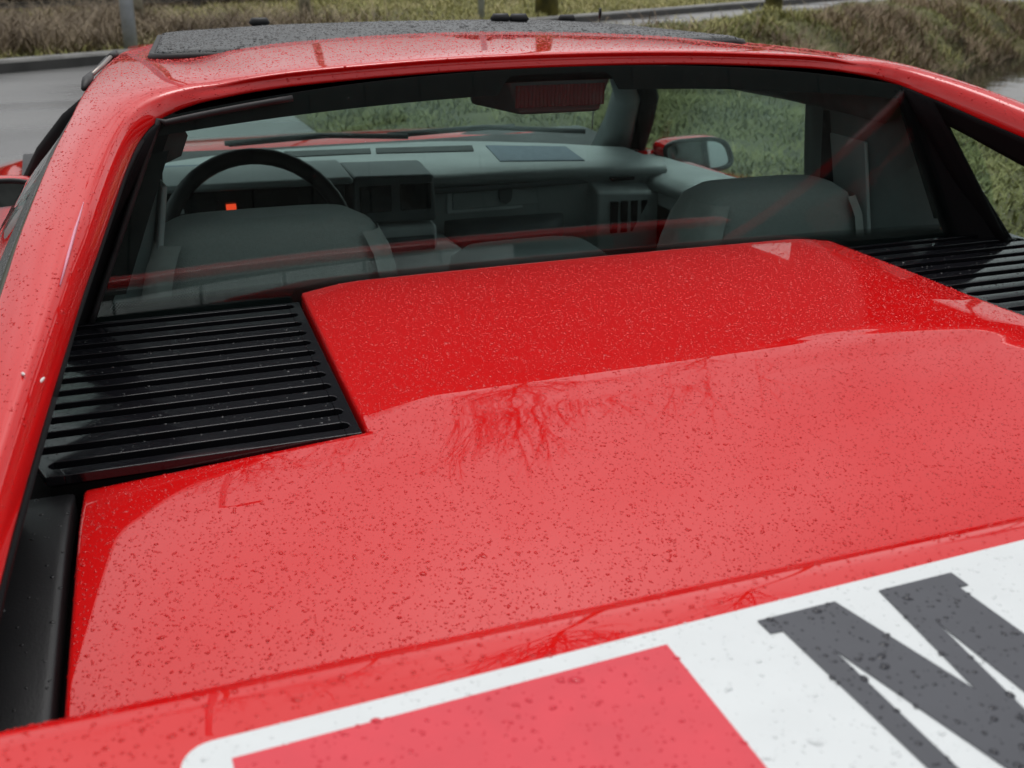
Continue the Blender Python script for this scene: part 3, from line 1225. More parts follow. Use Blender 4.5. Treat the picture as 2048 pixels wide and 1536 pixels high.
# ================================================================== cabin
# ---- seats
def seat(xc, kw, yo, zo):
    prof_v = [(.46, .205, .10), (.60, .205, .11), (.72, .198, .11), (.80, .192, .105), (.86, .184, .098), (.91, .172, .088), (.945, .155, .075), (.962, .125, .058), (.968, .06, .03)]
    rows = []
    n = 28
    for z, hw, hd_ in prof_v:
        hw, z = hw * kw, z + zo
        yc = 1.765 + yo - (z - .46) * .13
        row = []
        for k in range(n):
            t = 2 * math.pi * k / n
            c, s = math.cos(t), math.sin(t)
            e = .45
            row.append((xc + hw * math.copysign(abs(c) ** e, c), yc + hd_ * math.copysign(abs(s) ** .6, s), z - .010 * (xc > 0) * 0))
        row.append(row[0])
        rows.append(row)
    g = np.array(rows)
    o = gobj('seat', g, MT['seat'], CAR, flip=True)
    V = [tuple(p) for p in g[-1][:-1]]
    me = obj('seat_top', V, [tuple(range(len(V)))], MT['seat'], o)
    # side bolsters in a lighter vinyl
    for s in (-1, 1):
        rows = []
        for z, hw, hd_ in prof_v[:7]:
            hw, z = hw * kw, z + zo
            yc = 1.765 + yo - (z - .46) * .13 - .002
            rows.append([(xc + s * (hw * f), yc - hd_ * d, z) for f, d in ((.80, 1.005), (.90, .97), (.97, .82), (1.012, .45), (1.014, 0))])
        gobj('bolster', np.array(rows), MT['seat_side'], o, flip=(s < 0))
    MB().box((xc, 2.05, .47), (.44, .52, .14)).build('cushion', MT['seat'], o, bevel=.04)
    return o


s1 = seat(-.452, 1.06, 0, .012)
s1['label'] = 'grey cloth seat behind the steering wheel'
s2 = seat(.438, .97, 0, .004)
s2['label'] = 'grey cloth seat on the passenger side'
cpad = []
for z, hw, hd_ in ((.70, .135, .07), (.85, .135, .07), (.882, .128, .066), (.897, .105, .055), (.902, .06, .03), (.903, .0, 0)):
    cpad.append([(-.03 + hw * math.copysign(abs(math.cos(t)) ** .5, math.cos(t)), 1.67 + hd_ * math.copysign(abs(math.sin(t)) ** .6, math.sin(t)), z) for t in np.linspace(0, 2 * math.pi, 29)])
gobj('centre_pad', np.array(cpad), MT['trim_in'], CAR, flip=True)

# ---- bulkhead, floor and side trims
MB().box((0, 1.60, .62), (1.40, .03, .50)).build('bulkhead', MT['carpet'], CAR, bevel=.01)
MB().box((0, 2.4, .33), (1.5, 1.8, .03)).build('cabin_floor', MT['carpet'], CAR)
tun = MB().box((0, 2.2, .52), (.26, 1.0, .34))
tun.build('centre_tunnel', MT['dash_mid'], CAR, bevel=.03)

for sgn in (-1, 1):
    # quarter trim behind the door opening, with a belt guide
    g = []
    for y in np.linspace(1.59, 1.85, 9):
        g.append([(sgn * (.600 + .018 * (1 - v) + .11 * max(0, 1.66 - y) / .07 + .11 * (1 - v) ** 1.0 - .015 * math.sin(v * 3.1) - .035 * (1.93 - y)), y + .08 * (1 - v) * (y - 1.585) / .345 - .03 * (y - 1.59) / .34, .62 + .50 * v) for v in np.linspace(0, 1, 12)])
    t_ = gobj('quarter_trim', np.array(g), MT['trim_in'], CAR, flip=(sgn > 0))
    solid(t_, .012, 0)
    bgl = MB().box((sgn * .622, 1.70, .965), (.012, .034, .040))
    bgl.build('belt_guide', MT['dash_dark'], t_, bevel=.004)
    pk = MB()
    pk.hexa([(sgn * .632, 1.63, .80), (sgn * .640, 1.80, .80), (sgn * .646, 1.80, .80), (sgn * .640, 1.63, .80), (sgn * .592, 1.64, 1.04), (sgn * .600, 1.77, 1.04), (sgn * .606, 1.77, 1.04), (sgn * .600, 1.64, 1.04)])
    pk.build('trim_pad', MT['dash_mid'], t_, bevel=.006)
    # belt webbing
    MB().tube([(sgn * .604, 1.76, 1.08), (sgn * .615, 1.76, .93), (sgn * .60, 1.75, .74)], .018, 4).build('seat_belt', MT['carpet'], t_)
    # roof side rail inside and windscreen pillar
    rail = MB()
    rail.tube([(sgn * .600, 1.60, 1.115), (sgn * .600, 1.9, 1.118), (sgn * .580, 2.3, 1.112), (sgn * .545, 2.60, 1.110)], [.038, .038, .036, .034], 8)
    rail.build('roof_rail_trim', MT['headliner'], CAR, True)
    pil = MB()
    pil.tube([(sgn * .535, 2.52, 1.115), (sgn * .650, 2.68, 1.0), (sgn * .705, 2.82, .91), (sgn * .760, 2.98, .80)], [.036, .040, .045, .062], 8)
    pl = pil.build('windscreen_pillar', MT['trim_in'], CAR, True)
    ps = MB()
    ps.tube([(sgn * .580, 2.50, 1.105), (sgn * .702, 2.66, .99), (sgn * .765, 2.80, .90), (sgn * .82, 2.95, .79)], .026, 8)
    ps.build('pillar_seal', MT['black_matt'], pl, True)
    # door: ledge, panel, dark pocket
    dr = []
    for y in np.linspace(1.95, 3.0, 12):
        xo = .80 - .02 * max(0, y - 2.3)
        xi = .66
        zt = .830 - .030 * (y - 1.95)
        dr.append([(sgn * x, y, z) for x, z in ((xi + .02, .40), (xi + .012, .74), (xi + .004, .79), (xi - .012, zt - .035), (xi - .004, zt - .012), (xi + .018, zt), (xo, zt + .006), (xo + .03, zt - .01))])
    d_ = gobj('door_panel', np.array(dr), MT['dash'], CAR, flip=(sgn < 0))
    solid(d_, .006, 0)
    pkt = MB().box((sgn * .672, 2.40, .675), (.02, .34, .15))
    pkt.build('door_pocket', MT['dash_dark'], d_, bevel=.01)
    fr_ = MB().box((sgn * .668, 2.40, .675), (.012, .39, .20))
    fr_.build('pocket_surround', MT['dash'], d_, bevel=.02)

# ---- dashboard
dash = []
for x in np.linspace(-.69, .69, 25):
    e = abs(x) / .69
    b = .06 * e ** 3
    pts_ = [(x, 2.62 - b, .42), (x, 2.61 - b, .77), (x, 2.60 - b, .800), (x, 2.585 - b, .810), (x, 2.578 - b, .824), (x, 2.592 - b, .836), (x, 2.64 - b, .841), (x, 2.80 - b * .6, .842), (x, 2.98 - b * 1.5, .842 - .02 * e ** 3), (x, 3.08 - b * 2.4, .832 - .03 * e ** 3), (x, 3.16 - b * 2.6, .80)]
    dash.append(pts_)
DB = gobj('dashboard', np.array(dash), MT['dash'], CAR, flip=True)
# darker recess strip under the top roll
MB().box((.25, 2.468, .824), (.60, .02, .014)).build('dash_groove', MT['dash_dark'], DB, bevel=.004)
# instrument hood
hood_ = MB()
hood_.hexa([(-.575, 2.34, .883), (-.16, 2.34, .878), (-.15, 2.52, .87), (-.59, 2.52, .87), (-.572, 2.345, .898), (-.163, 2.345, .893), (-.16, 2.50, .905), (-.58, 2.50, .910)])
hd_o = hood_.build('instrument_hood', MT['dash'], DB, bevel=.012)
face = MB()
face.hexa([(-.560, 2.40, .72), (-.175, 2.40, .72), (-.175, 2.48, .72), (-.560, 2.48, .72), (-.560, 2.360, .884), (-.175, 2.360, .879), (-.175, 2.48, .872), (-.560, 2.48, .872)])
fo_ = face.build('instrument_panel', MT['gloss_dark_glass'], DB, bevel=.004)
for x0, x1, z0, z1, mm_ in ((-.55, -.505, .80, .855, 'dash_dark'), (-.225, -.185, .80, .855, 'dash_dark'), (-.46, -.40, .805, .845, 'dash_mid'), (-.33, -.26, .81, .85, 'dash_dark'), (-.385, -.345, .815, .845, 'dash_dark')):
    MB().box(((x0 + x1) / 2, 2.374, (z0 + z1) / 2), (x1 - x0, .008, z1 - z0), Matrix.Rotation(R(-13), 3, 'X')).build('gauge_block', MT[mm_], fo_, bevel=.002)
MB().box((-.418, 2.366, .842), (.020, .008, .013), Matrix.Rotation(R(-13), 3, 'X')).build('warning_lamp', MT['warn'], fo_, bevel=.001)
for k in range(3):
    MB().box((-.530, 2.366, .808 + k * .016), (.034, .008, .009)).build('switch', MT['dash_mid'], fo_, bevel=.001)
# upper pod and centre stack
pod = MB()
pod.hexa([(-.158, 2.36, .785), (.028, 2.36, .780), (.034, 2.50, .78), (-.164, 2.50, .785), (-.155, 2.37, .888), (.026, 2.37, .882), (.03, 2.50, .893), (-.16, 2.50, .898)])
po = pod.build('display_pod', MT['dash_dark'], DB, bevel=.008)
for x in (-.110, -.020):
    MB().box((x, 2.361, .838), (.070, .006, .058)).build('pod_window', MT['gloss_dark_glass'], po, bevel=.002)
st = MB()
st.hexa([(-.140, 2.33, .45), (.030, 2.33, .45), (.034, 2.50, .45), (-.146, 2.50, .45), (-.138, 2.36, .775), (.028, 2.36, .772), (.03, 2.50, .785), (-.14, 2.50, .788)])
so_ = st.build('centre_stack', MT['dash_mid'], DB, bevel=.010)
MB().box((-.055, 2.345, .690), (.145, .012, .125), Matrix.Rotation(R(-5), 3, 'X')).build('heater_panel', MT['dash_dark'], so_, bevel=.003)
for x, w in ((-.085, .034), (-.030, .012), (-.012, .012)):
    MB().box((x, 2.338, .705), (w, .008, .030)).build('heater_slot', MT['void'], so_, bevel=.001)
for k in range(9):
    MB().box((-.115 + k * .015, 2.330, .665), (.006, .008, .006)).build('radio_button', MT['dash'], so_)
MB().box((-.055, 2.320, .628), (.150, .012, .030)).build('radio', MT['dash'], so_, bevel=.003)
MB().box((-.055, 2.322, .575), (.140, .012, .050)).build('radio_panel', MT['gloss_dark_glass'], so_, bevel=.003)
# glove box with shield emblem, and padded grab
gbx = MB().box((.235, 2.488, .800), (.290, .012, .075))
gb = gbx.build('glove_box', MT['dash_mid'], DB, bevel=.004)
gi = MB().box((.235, 2.482, .800), (.262, .006, .056))
gi.build('glove_box_lid', MT['dash'], gb, bevel=.003)
sh = [(-.016, .018), (.016, .018), (.0165, -.004), (.012, -.015), (0, -.022), (-.012, -.015), (-.0165, -.004)][::-1]
shm = MB()
shm.add([(.235 + a, 2.4735, .800 + b) for a, b in sh] + [(.235 + a, 2.4795, .800 + b) for a, b in sh], [tuple(range(7))[::-1], tuple(range(7, 14))] + [(i, (i + 1) % 7, 7 + (i + 1) % 7, 7 + i) for i in range(7)])
shm.build('shield_emblem', MT['dash_dark'], gb)
grb = []
for x in np.linspace(.085, .395, 14):
    e = min(1, (min(x - .085, .395 - x)) / .03)
    grb.append([(x, 2.49 - .060 * e * s, z) for s, z in ((0, .748), (.5, .746), (.85, .738), (1, .72), (1, .70), (.8, .682), (.4, .668), (0, .66))])
gobj('grab_pad', np.array(grb), MT['dash_dark'], DB, flip=True)
# outer air vents
ov = MB()
ov.hexa([(.445, 2.40, .66), (.600, 2.38, .66), (.61, 2.52, .66), (.445, 2.52, .66), (.445, 2.41, .805), (.600, 2.39, .800), (.61, 2.52, .84), (.445, 2.52, .84)])
ovo = ov.build('air_vent', MT['dash'], DB, bevel=.008)
for k in range(4):
    MB().box((.485 + k * .026, 2.398, .745), (.016, .012, .075)).build('vent_blade', MT['black_matt'], ovo)
MB().box((.52, 2.45, .835), (.06, .05, .006), Matrix.Rotation(R(15), 3, 'X')).build('demist_vent', MT['black_matt'], ovo)

# the fascia sits a hand's breadth further forward than its drafting plane
KD = 2.60 / 2.478
for o_ in list(DB.children_recursive):
    for v_ in o_.data.vertices:
        x_, y_, z_ = v_.co
        v_.co = ((x_ + .71) * KD - .71, y_ * KD, 1.37 - (1.37 - z_) * KD)

# defroster grilles
for P_ in ([(-.221, 2.891), (.012, 2.874), (.027, 2.944), (-.197, 2.968)], [(.024, 2.870), (.278, 2.825), (.300, 2.905), (.042, 2.943)]):
    gr = MB().prism(P_, .836, .8432).build('defroster_vent', MT['black_matt'], DB, bevel=.0012)
    for k in range(5):
        t = (k + .5) / 5
        p0 = [P_[0][i] * (1 - t) + P_[3][i] * t for i in (0, 1)]
        p1 = [P_[1][i] * (1 - t) + P_[2][i] * t for i in (0, 1)]
        MB().tube([(p0[0], p0[1], .844), (p1[0], p1[1], .844)], .0022, 4).build('vent_bar', MT['dash_dark'], gr)
# speaker panels let into the top
for P_ in ([(.294, 2.671), (.504, 2.615), (.539, 2.815), (.337, 2.900)], [(-.580, 2.687), (-.326, 2.726), (-.309, 2.835), (-.567, 2.879)]):
    MB().prism(P_, .834, .8440).build('speaker_panel', MT['speaker'], DB, bevel=.002)

# ---- steering wheel
SWc, SWr, tilt = Vector((-.378, 2.26, .782)), .183, R(-22)
rot = Matrix.Rotation(tilt, 3, 'X')
sw = MB()
ring = [SWc + rot @ Vector((SWr * math.cos(t), 0, SWr * math.sin(t))) for t in np.linspace(0, 2 * math.pi, 49)]
sw.tube(ring, .0165, 10, False)
swo = sw.build('steering_wheel', MT['black_satin'], CAR, True)
for a in (180, 0, 250, 290):
    d = Vector((math.cos(R(a)), 0, math.sin(R(a))))
    MB().tube([SWc + rot @ (d * .04 + Vector((0, .025, 0))), SWc + rot @ (d * .165)], [.022, .014], 8).build('spoke', MT['black_satin'], swo, True)
hub = MB()
hub.tube([SWc + rot @ Vector((0, -.005, 0)), SWc + rot @ Vector((0, .01, 0)), SWc + rot @ Vector((0, .06, 0)), SWc + rot @ Vector((0, .16, -.02))], [.045, .055, .05, .04], 16)
hub.build('hub', MT['black_satin'], swo, True)

# ---- windscreen, wipers, bonnet, aerial
ws = []
for u in np.linspace(-1, 1, 25):
    ws.append([((.80 * (1 - v) + .575 * v) * u, (3.22 - .20 * u * u) * (1 - v) + (2.69 - .18 * u * u) * v, .795 * (1 - v) + (1.166 - .012 * u * u) * v + .02 * math.sin(math.pi * v)) for v in np.linspace(0, 1, 10)])
wso = gobj('windscreen', np.array(ws), MT['glass'], CAR)
solid(wso, .004, 0, False)
hdm = []
for x in np.linspace(-.565, .565, 21):
    hdm.append([(x, y, z - .02 * (x / .565) ** 2) for y, z in ((2.50, 1.128), (2.56, 1.118), (2.62, 1.120), (2.66, 1.140))])
gobj('windscreen_header_trim', np.array(hdm), MT['headliner'], CAR)
for k, (xp, xe, ye) in enumerate(((-.30, .18, 3.09), (.16, .70, 3.02))):
    wi = MB()
    wi.tube([(xp, 3.26, .82), (xp + .2, 3.20, .838), (xe - .18, 3.15, .850)], .007, 6)
    wi.tube([(xp - .02, 3.19, .836), ((xp + xe) / 2, 3.155, .850), (xe, ye + .02, .842)], .008, 6)
    wi.build('wiper', MT['rubber'], CAR, True)
hg = []
for x in np.linspace(-.86, .86, 31):
    e = abs(x) / .86
    hg.append([(x * (1 - .10 * max(0, (y - 3.4) / .75) ** 2), y, z - .045 * e ** 4 + .012 * math.exp(-((abs(x) - .68) / .12) ** 2)) for y, z in ((3.20, .780), (3.30, .806), (3.45, .802), (3.7, .770), (4.0, .715), (4.25, .65), (4.36, .56), (4.38, .40), (4.33, .25))])
bon = gobj('bonnet', np.array(hg), MT['red'], CAR, flip=False)
cwl = []
for x in np.linspace(-.84, .84, 15):
    cwl.append([(x, y, z) for y, z in ((3.02, .775), (3.12, .795), (3.22, .800), (3.33, .803), (3.40, .800))])
gobj('cowl', np.array(cwl), MT['black_satin'], CAR)
an = MB()
an.tube([(.90, 3.42, .78), (.885, 3.36, 1.135)], [.0025, .002], 6)
an.tube([(.885, 3.36, 1.135), (.884, 3.357, 1.150), (.883, 3.354, 1.165)], [.0025, .0055, .0045], 8)
an.build('aerial', MT['black_satin'], CAR, True)

# ---- door mirrors
for sgn in (-1, 1):
    rows = []
    for f, sx, sz in ((0, .92, .90), (.02, 1.0, 1.0), (.05, .98, .97), (.10, .80, .78), (.14, .45, .45), (.15, .0, .0)):
        row = []
        for t in np.linspace(0, 2 * math.pi, 33):
            c, s = math.cos(t), math.sin(t)
            x = .118 * sx * math.copysign(abs(c) ** .55, c)
            z = .048 * sz * math.copysign(abs(s) ** .6, s)
            x += (-.02 * (z / .05)) * (1 if x < 0 else 1)
            row.append((sgn * (.912 + x) + 0, 2.745 + f + .016 * (x / .12) + .16 * z, .810 + z))
        rows.append(row)
    mo = gobj('door_mirror', np.array(rows), MT['red'], CAR, flip=(sgn > 0))
    rim = [(p[0], p[1] - .002, p[2]) for p in rows[0]]
    MB().tube(rim, .0065, 6, False).build('mirror_rim', MT['black_satin'], mo, True)
    mg = [(sgn * .912 + (p[0] - sgn * .912) * .96, p[1] + .0005, .810 + (p[2] - .810) * .96) for p in rows[0][:-1]]
    obj('mirror_glass', mg, [tuple(range(32))] if sgn < 0 else [tuple(range(32))[::-1]], MT['mirror'], mo, smooth=False)
    MB().tube([(sgn * .82, 2.80, .785), (sgn * .76, 2.82, .765)], [.040, .055], 10).build('mirror_foot', MT['red'], mo, True)

# ---- body sides, tail and wheels
for sgn in (-1, 1):
    sec = []
    for y in np.linspace(.22, 4.10, 60):
        t = (y - .22) / 3.88
        bulge = .03 * math.exp(-((y - .95) / .5) ** 2) + .02 * math.exp(-((y - 3.35) / .5) ** 2)
        top = float(np.interp(y, [.1, 1.4, 2.4, 3.0, 3.4, 3.8, 4.15], [.868, .866, .800, .786, .765, .715, .64]))
        w = .868 + bulge - .12 * max(0, (y - 3.4) / .75) ** 2 - .10 * max(0, (.6 - y) / .5) ** 2
        arch = 0
        for yc in (.95, 3.32):
            if abs(y - yc) < .34:
                arch = max(arch, math.sqrt(max(0, .34 ** 2 - (y - yc) ** 2)))
        zb = max(.20, .30 + arch if arch > 0 else .20)
        zs = np.linspace(top, zb, 10)
        row = [(sgn * (w - .06), y, top + .004)]
        for z in zs:
            q_ = (z - .2) / .66
            row.append((sgn * (w + .045 * math.sin(min(1, max(0, q_)) * math.pi) - .03 * max(0, q_ - .85) / .15), y, z))
        sec.append(row)
    bs = gobj('body_side', np.array(sec), MT['red'], CAR, flip=(sgn < 0))
    solid(bs, .008, 0)
tg = []
for x in np.linspace(-.868, .868, 35):
    tg.append([(x, .62, .852), (x, .45, .845), (x, .22 + .10 * (x / .8) ** 4, .83), (x, .16 + .12 * (x / .8) ** 4, .80), (x, .13 + .12 * (x / .8) ** 4, .62), (x, .10 + .12 * (x / .8) ** 4, .52), (x, .12 + .12 * (x / .8) ** 4, .35), (x, .20, .24)])
tl = gobj('tail_panel', np.array(tg), MT['red'], CAR, flip=True)
for sgn in (-1, 1):
    MB().box((sgn * .50, .128, .70), (.46, .02, .12)).build('tail_light', MT['lens'], CAR, bevel=.01)
MB().box((0, 2.2, .24), (1.6, 3.9, .03)).build('floor_pan', MT['void'], CAR)
wheel0 = None
for xw, yw in ((-.79, .95), (.79, .95), (-.77, 3.32), (.77, 3.32)):
    def ringg(rr):
        return [[(xw + dx, yw + r * math.cos(t), .31 + r * math.sin(t)) for dx, r in rr] for t in np.linspace(0, 2 * math.pi, 41)]
    ty = gobj('tyre', np.array(ringg([(-.10, .20), (-.105, .28), (-.085, .31), (.085, .31), (.105, .28), (.10, .20), (-.10, .20)])), MT['tyre'], CAR)
    s = math.copysign(1, xw)
    rm = MB()
    rm.tube([(xw - s * .05, yw, .31), (xw + s * .085, yw, .31)], .2, 32)
    ro = rm.build('rim', MT['alloy'], ty)

# ================================================================== rear spoiler with its sticker
def wing_z(x, y):
    """upper surface"""
    return .9835 - .012 * (x / .8) ** 2 * 0 - .03 * max(0, (.50 - y)) ** 1.2 * 0 - .0015


WT = .982
prof_w = [(.500, WT), (.524, WT - .0002), (.537, WT - .0016), (.5485, WT - .0052), (.5580, WT - .0115), (.5585, WT - .018), (.550, WT - .024), (.52, WT - .028), (.40, WT - .030), (.28, WT - .026), (.235, WT - .018), (.230, WT - .008), (.238, WT - .0015), (.26, WT), (.38, WT)]
wg = []
for x in np.linspace(-.86, .86, 45):
    e = max(0, abs(x) - .80) / .06
    wg.append([(x, .395 + (y - .395) * (1 - .25 * e * e) - .0, WT - .014 + (z - WT + .014) * (1 - .5 * e ** 3)) for y, z in prof_w + prof_w[:1]])
wg = np.array(wg)
wing = gobj('rear_spoiler', wg, MT['red'], CAR, flip=True)
caps = [tuple(p) for p in wg[0][:-1]]
obj('spoiler_end', caps, [tuple(range(len(caps)))], MT['red'], wing)
caps = [tuple(p) for p in wg[-1][:-1]]
obj('spoiler_end', caps, [tuple(range(len(caps)))[::-1]], MT['red'], wing)
for x in (-.70, .70):
    st_ = MB()
    st_.hexa([(x - .05, .25, .80), (x + .05, .25, .80), (x + .05, .45, .83), (x - .05, .45, .83), (x - .045, .27, .960), (x + .045, .27, .960), (x + .045, .47, .960), (x - .045, .47, .960)])
    st_.build('spoiler_foot', MT['red'], wing, bevel=.01)
# white film
def film(name, poly, z0, z1, m):
    return MB().prism(poly, z0, z1).build(name, m, wing)


ang = math.atan2(.513 - .494, -.125 + .695)
def sk(x, y):
    """sticker frame: u along its top edge from its left end, v down towards the tail"""
    return (x, y)


PW = [(-.6985 + .018 - .018 * math.cos(R(a)), .4945 - .018 + .018 * math.sin(R(a))) for a in np.linspace(0, 90, 8)]
PW = [(x, y + (x + .6985) * .032) for x, y in PW] + [(.66, .4945 + .0435), (.66, .262), (-.6985, .262)]
film('sticker', PW[::-1], WT - .0005, WT + .0008, MT['white'])
PR = [(-.6735, .4775), (-.4195, .4885), (-.4270, .268), (-.6735, .268)]
film('sticker_square', PR[::-1], WT + .0003, WT + .0011, MT['red_dull'])
# the letter M, drawn as one outline
ML = [(-.3560, .4905), (-.2985, .4920), (-.2790, .3890), (-.2640, .4930), (-.2050, .4945), (-.2050, .4785), (-.2125, .4785), (-.2125, .285), (-.205, .285), (-.205, .268), (-.268, .268), (-.268, .285), (-.2565, .285), (-.2535, .4530),
      (-.2810, .268), (-.2990, .268), (-.3305, .4500), (-.3345, .285), (-.324, .285), (-.324, .268), (-.357, .268), (-.357, .285), (-.3475, .285), (-.3475, .4760), (-.3560, .4760)]
bmM = bmesh.new()
vs = [bmM.verts.new((x, y, WT + .0011)) for x, y in ML]
f = bmM.faces.new(vs)
bmesh.ops.triangulate(bmM, faces=[f])
bmesh.ops.recalc_face_normals(bmM, faces=bmM.faces)
if sum(f.normal.z for f in bmM.faces) < 0:
    bmesh.ops.reverse_faces(bmM, faces=bmM.faces)
meM = bpy.data.meshes.new('sticker_letter')
bmM.to_mesh(meM)
bmM.free()
lm_ = link('sticker_letter', meM, MT['ink'], wing, smooth=False)
solid(lm_, .0006, 1)
lm_['label'] = 'dark grey slab serif letter M on the white sticker'

# ================================================================== rain
def drop_field(P, N, r, squash=None):
    """domes of water: points P, unit normals N, radii r"""
    n = len(P)
    seg = 7
    a = rng.uniform(0, 2 * np.pi, n)
    ref = np.where(np.abs(N[:, :1]) < .8, np.array([[1., 0, 0]]), np.array([[0, 1., 0]]))
    U = np.cross(N, ref)
    U /= np.linalg.norm(U, axis=1)[:, None]
    Wv = np.cross(N, U)
    ca, sa = np.cos(a)[:, None], np.sin(a)[:, None]
    U, Wv = U * ca + Wv * sa, -U * sa + Wv * ca
    el = rng.uniform(1.0, 1.55, n)[:, None]
    h = (r * rng.uniform(.32, .5, n))[:, None]
    V = np.empty((n, 2 * seg + 1, 3))
    for ring, (rr, hh) in enumerate(((1.0, -.06), (.72, .66))):
        for k in range(seg):
            t = 2 * np.pi * k / seg
            wob = rng.uniform(.82, 1.18, n)[:, None] if ring == 0 else 1
            V[:, ring * seg + k] = P + (U * math.cos(t) * el + Wv * math.sin(t)) * r[:, None] * rr * wob + N * h * hh
    V[:, 2 * seg] = P + N * h
    F = []
    for k in range(seg):
        k2 = (k + 1) % seg
        F += [[k, k2, seg + k2], [k, seg + k2, seg + k], [seg + k, seg + k2, 2 * seg]]
    F = (np.arange(n)[:, None, None] * (2 * seg + 1) + np.array(F)[None]).reshape(-1, 3)
    return V.reshape(-1, 3), F


def surf_samples(ob, n, keep=None, up_min=.15):
    """random points on a mesh part, area weighted, upward faces only"""
    me = ob.data
    me.calc_loop_triangles()
    co = np.empty(len(me.vertices) * 3)
    me.vertices.foreach_get('co', co)
    co = co.reshape(-1, 3)
    t = np.empty(len(me.loop_triangles) * 3, np.int32)
    me.loop_triangles.foreach_get('vertices', t)
    t = t.reshape(-1, 3)
    A, B, C_ = co[t[:, 0]], co[t[:, 1]], co[t[:, 2]]
    nn = np.cross(B - A, C_ - A)
    ar = np.linalg.norm(nn, axis=1) + 1e-12
    nn /= ar[:, None]
    flipm = nn[:, 2] < 0
    if flipm.mean() > .5:
        nn = -nn
    w = ar * (nn[:, 2] > up_min)
    k = rng.choice(len(t), n, p=w / w.sum())
    u, v = rng.random(n), rng.random(n)
    s_ = u + v > 1
    u[s_], v[s_] = 1 - u[s_], 1 - v[s_]
    P = A[k] + (B[k] - A[k]) * u[:, None] + (C_[k] - A[k]) * v[:, None]
    N = nn[k]
    if keep is not None:
        m = keep(P)
        P, N = P[m], N[m]
    return P, N


def radii(n, med, sig, lo, hi):
    return np.clip(np.exp(rng.normal(math.log(med), sig, n)), lo, hi)


fields = {}


def rain_on(ob, n, med, sig=.45, lo=.0004, hi=.0042, keep=None, up_min=.15, dz=0, kind='red'):
    P, N = surf_samples(ob, n, keep, up_min)
    P[:, 2] += dz
    fields.setdefault(kind, []).append((P, N, radii(len(P), med, sig, lo, hi)))


rain_on(lid, 76000, .00066, .40, lo=.0003, hi=.0019, keep=lambda P: P[:, 1] > .5)
rain_on(lid, 240, .0019, .25, keep=lambda P: P[:, 1] > .5)
rain_on(roof, 42000, .00068, .40, lo=.00035, hi=.0018, up_min=.3, keep=lambda P: (P[:, 1] > .4))
rain_on(sun, 9000, .0015, .4, up_min=.5, kind='black')


def in_poly(P, poly):
    x, y = P[:, 0], P[:, 1]
    c = np.zeros(len(P), bool)
    for (x0, y0), (x1, y1) in zip(poly, poly[1:] + poly[:1]):
        c ^= ((y0 > y) != (y1 > y)) & (x < (x1 - x0) * (y - y0) / (y1 - y0 + 1e-12) + x0)
    return c


top_k = lambda P: (P[:, 1] > .33) & (P[:, 2] > WT - .02)
rain_on(wing, 14000, .00072, .45, up_min=.3, keep=lambda P: top_k(P) & ~in_poly(P, PW))
rain_on(wing, 12000, .0007, .45, up_min=.3, dz=.0008, kind='white', keep=lambda P: top_k(P) & in_poly(P, PW) & ~in_poly(P, PR) & ~in_poly(P, ML))
rain_on(wing, 13000, .0009, .45, up_min=.3, dz=.0016, kind='ink', keep=lambda P: top_k(P) & in_poly(P, ML))
rain_on(wing, 12000, .00085, .45, up_min=.3, dz=.0010, kind='square', keep=lambda P: top_k(P) & in_poly(P, PR))
for ob in [o for o in bpy.data.objects if o.name.startswith('gutter_panel')]:
    rain_on(ob, 170, .0013, .45, up_min=.4, kind='black')
for ob in [o for o in bpy.data.objects if o.name.startswith('window_trim')]:
    rain_on(ob, 3500, .0013, .4, up_min=-1, kind='black')
for ob in [o for o in bpy.data.objects if o.name.startswith('quarter_window')]:
    rain_on(ob, 2600, .0014, .45, up_min=-2, kind='glass')
    P, N, r = fields['glass'][-1]
    sg_ = np.sign(P[:, :1])
    N = np.where(N[:, :1] * sg_ < 0, -N, N)
    fields['glass'][-1] = (P + N * .0022, N, r)
P, N = surf_samples(rw, 420, None, -2)
N = np.where(N[:, 1:2] > 0, -N, N)
fields['glass'].append((P + N * .0005, N, radii(len(P), .0009, .4, .0005, .002)))
for ob in [o for o in bpy.data.objects if o.name.startswith('slat')]:
    rain_on(ob, 26, .0010, .4, up_min=.6, kind='black')
for kind_, fl in fields.items():
    Vs, Fs, off = [], [], 0
    for P, N, r in fl:
        v, f_ = drop_field(P, N, r)
        Vs.append(v)
        Fs.append(f_ + off)
        off += len(v)
    rain = link('rain_drops', tri_mesh('rain_drops', np.concatenate(Vs), np.concatenate(Fs)), MT['drop_' + kind_], CAR)
    rain['kind'] = 'stuff'

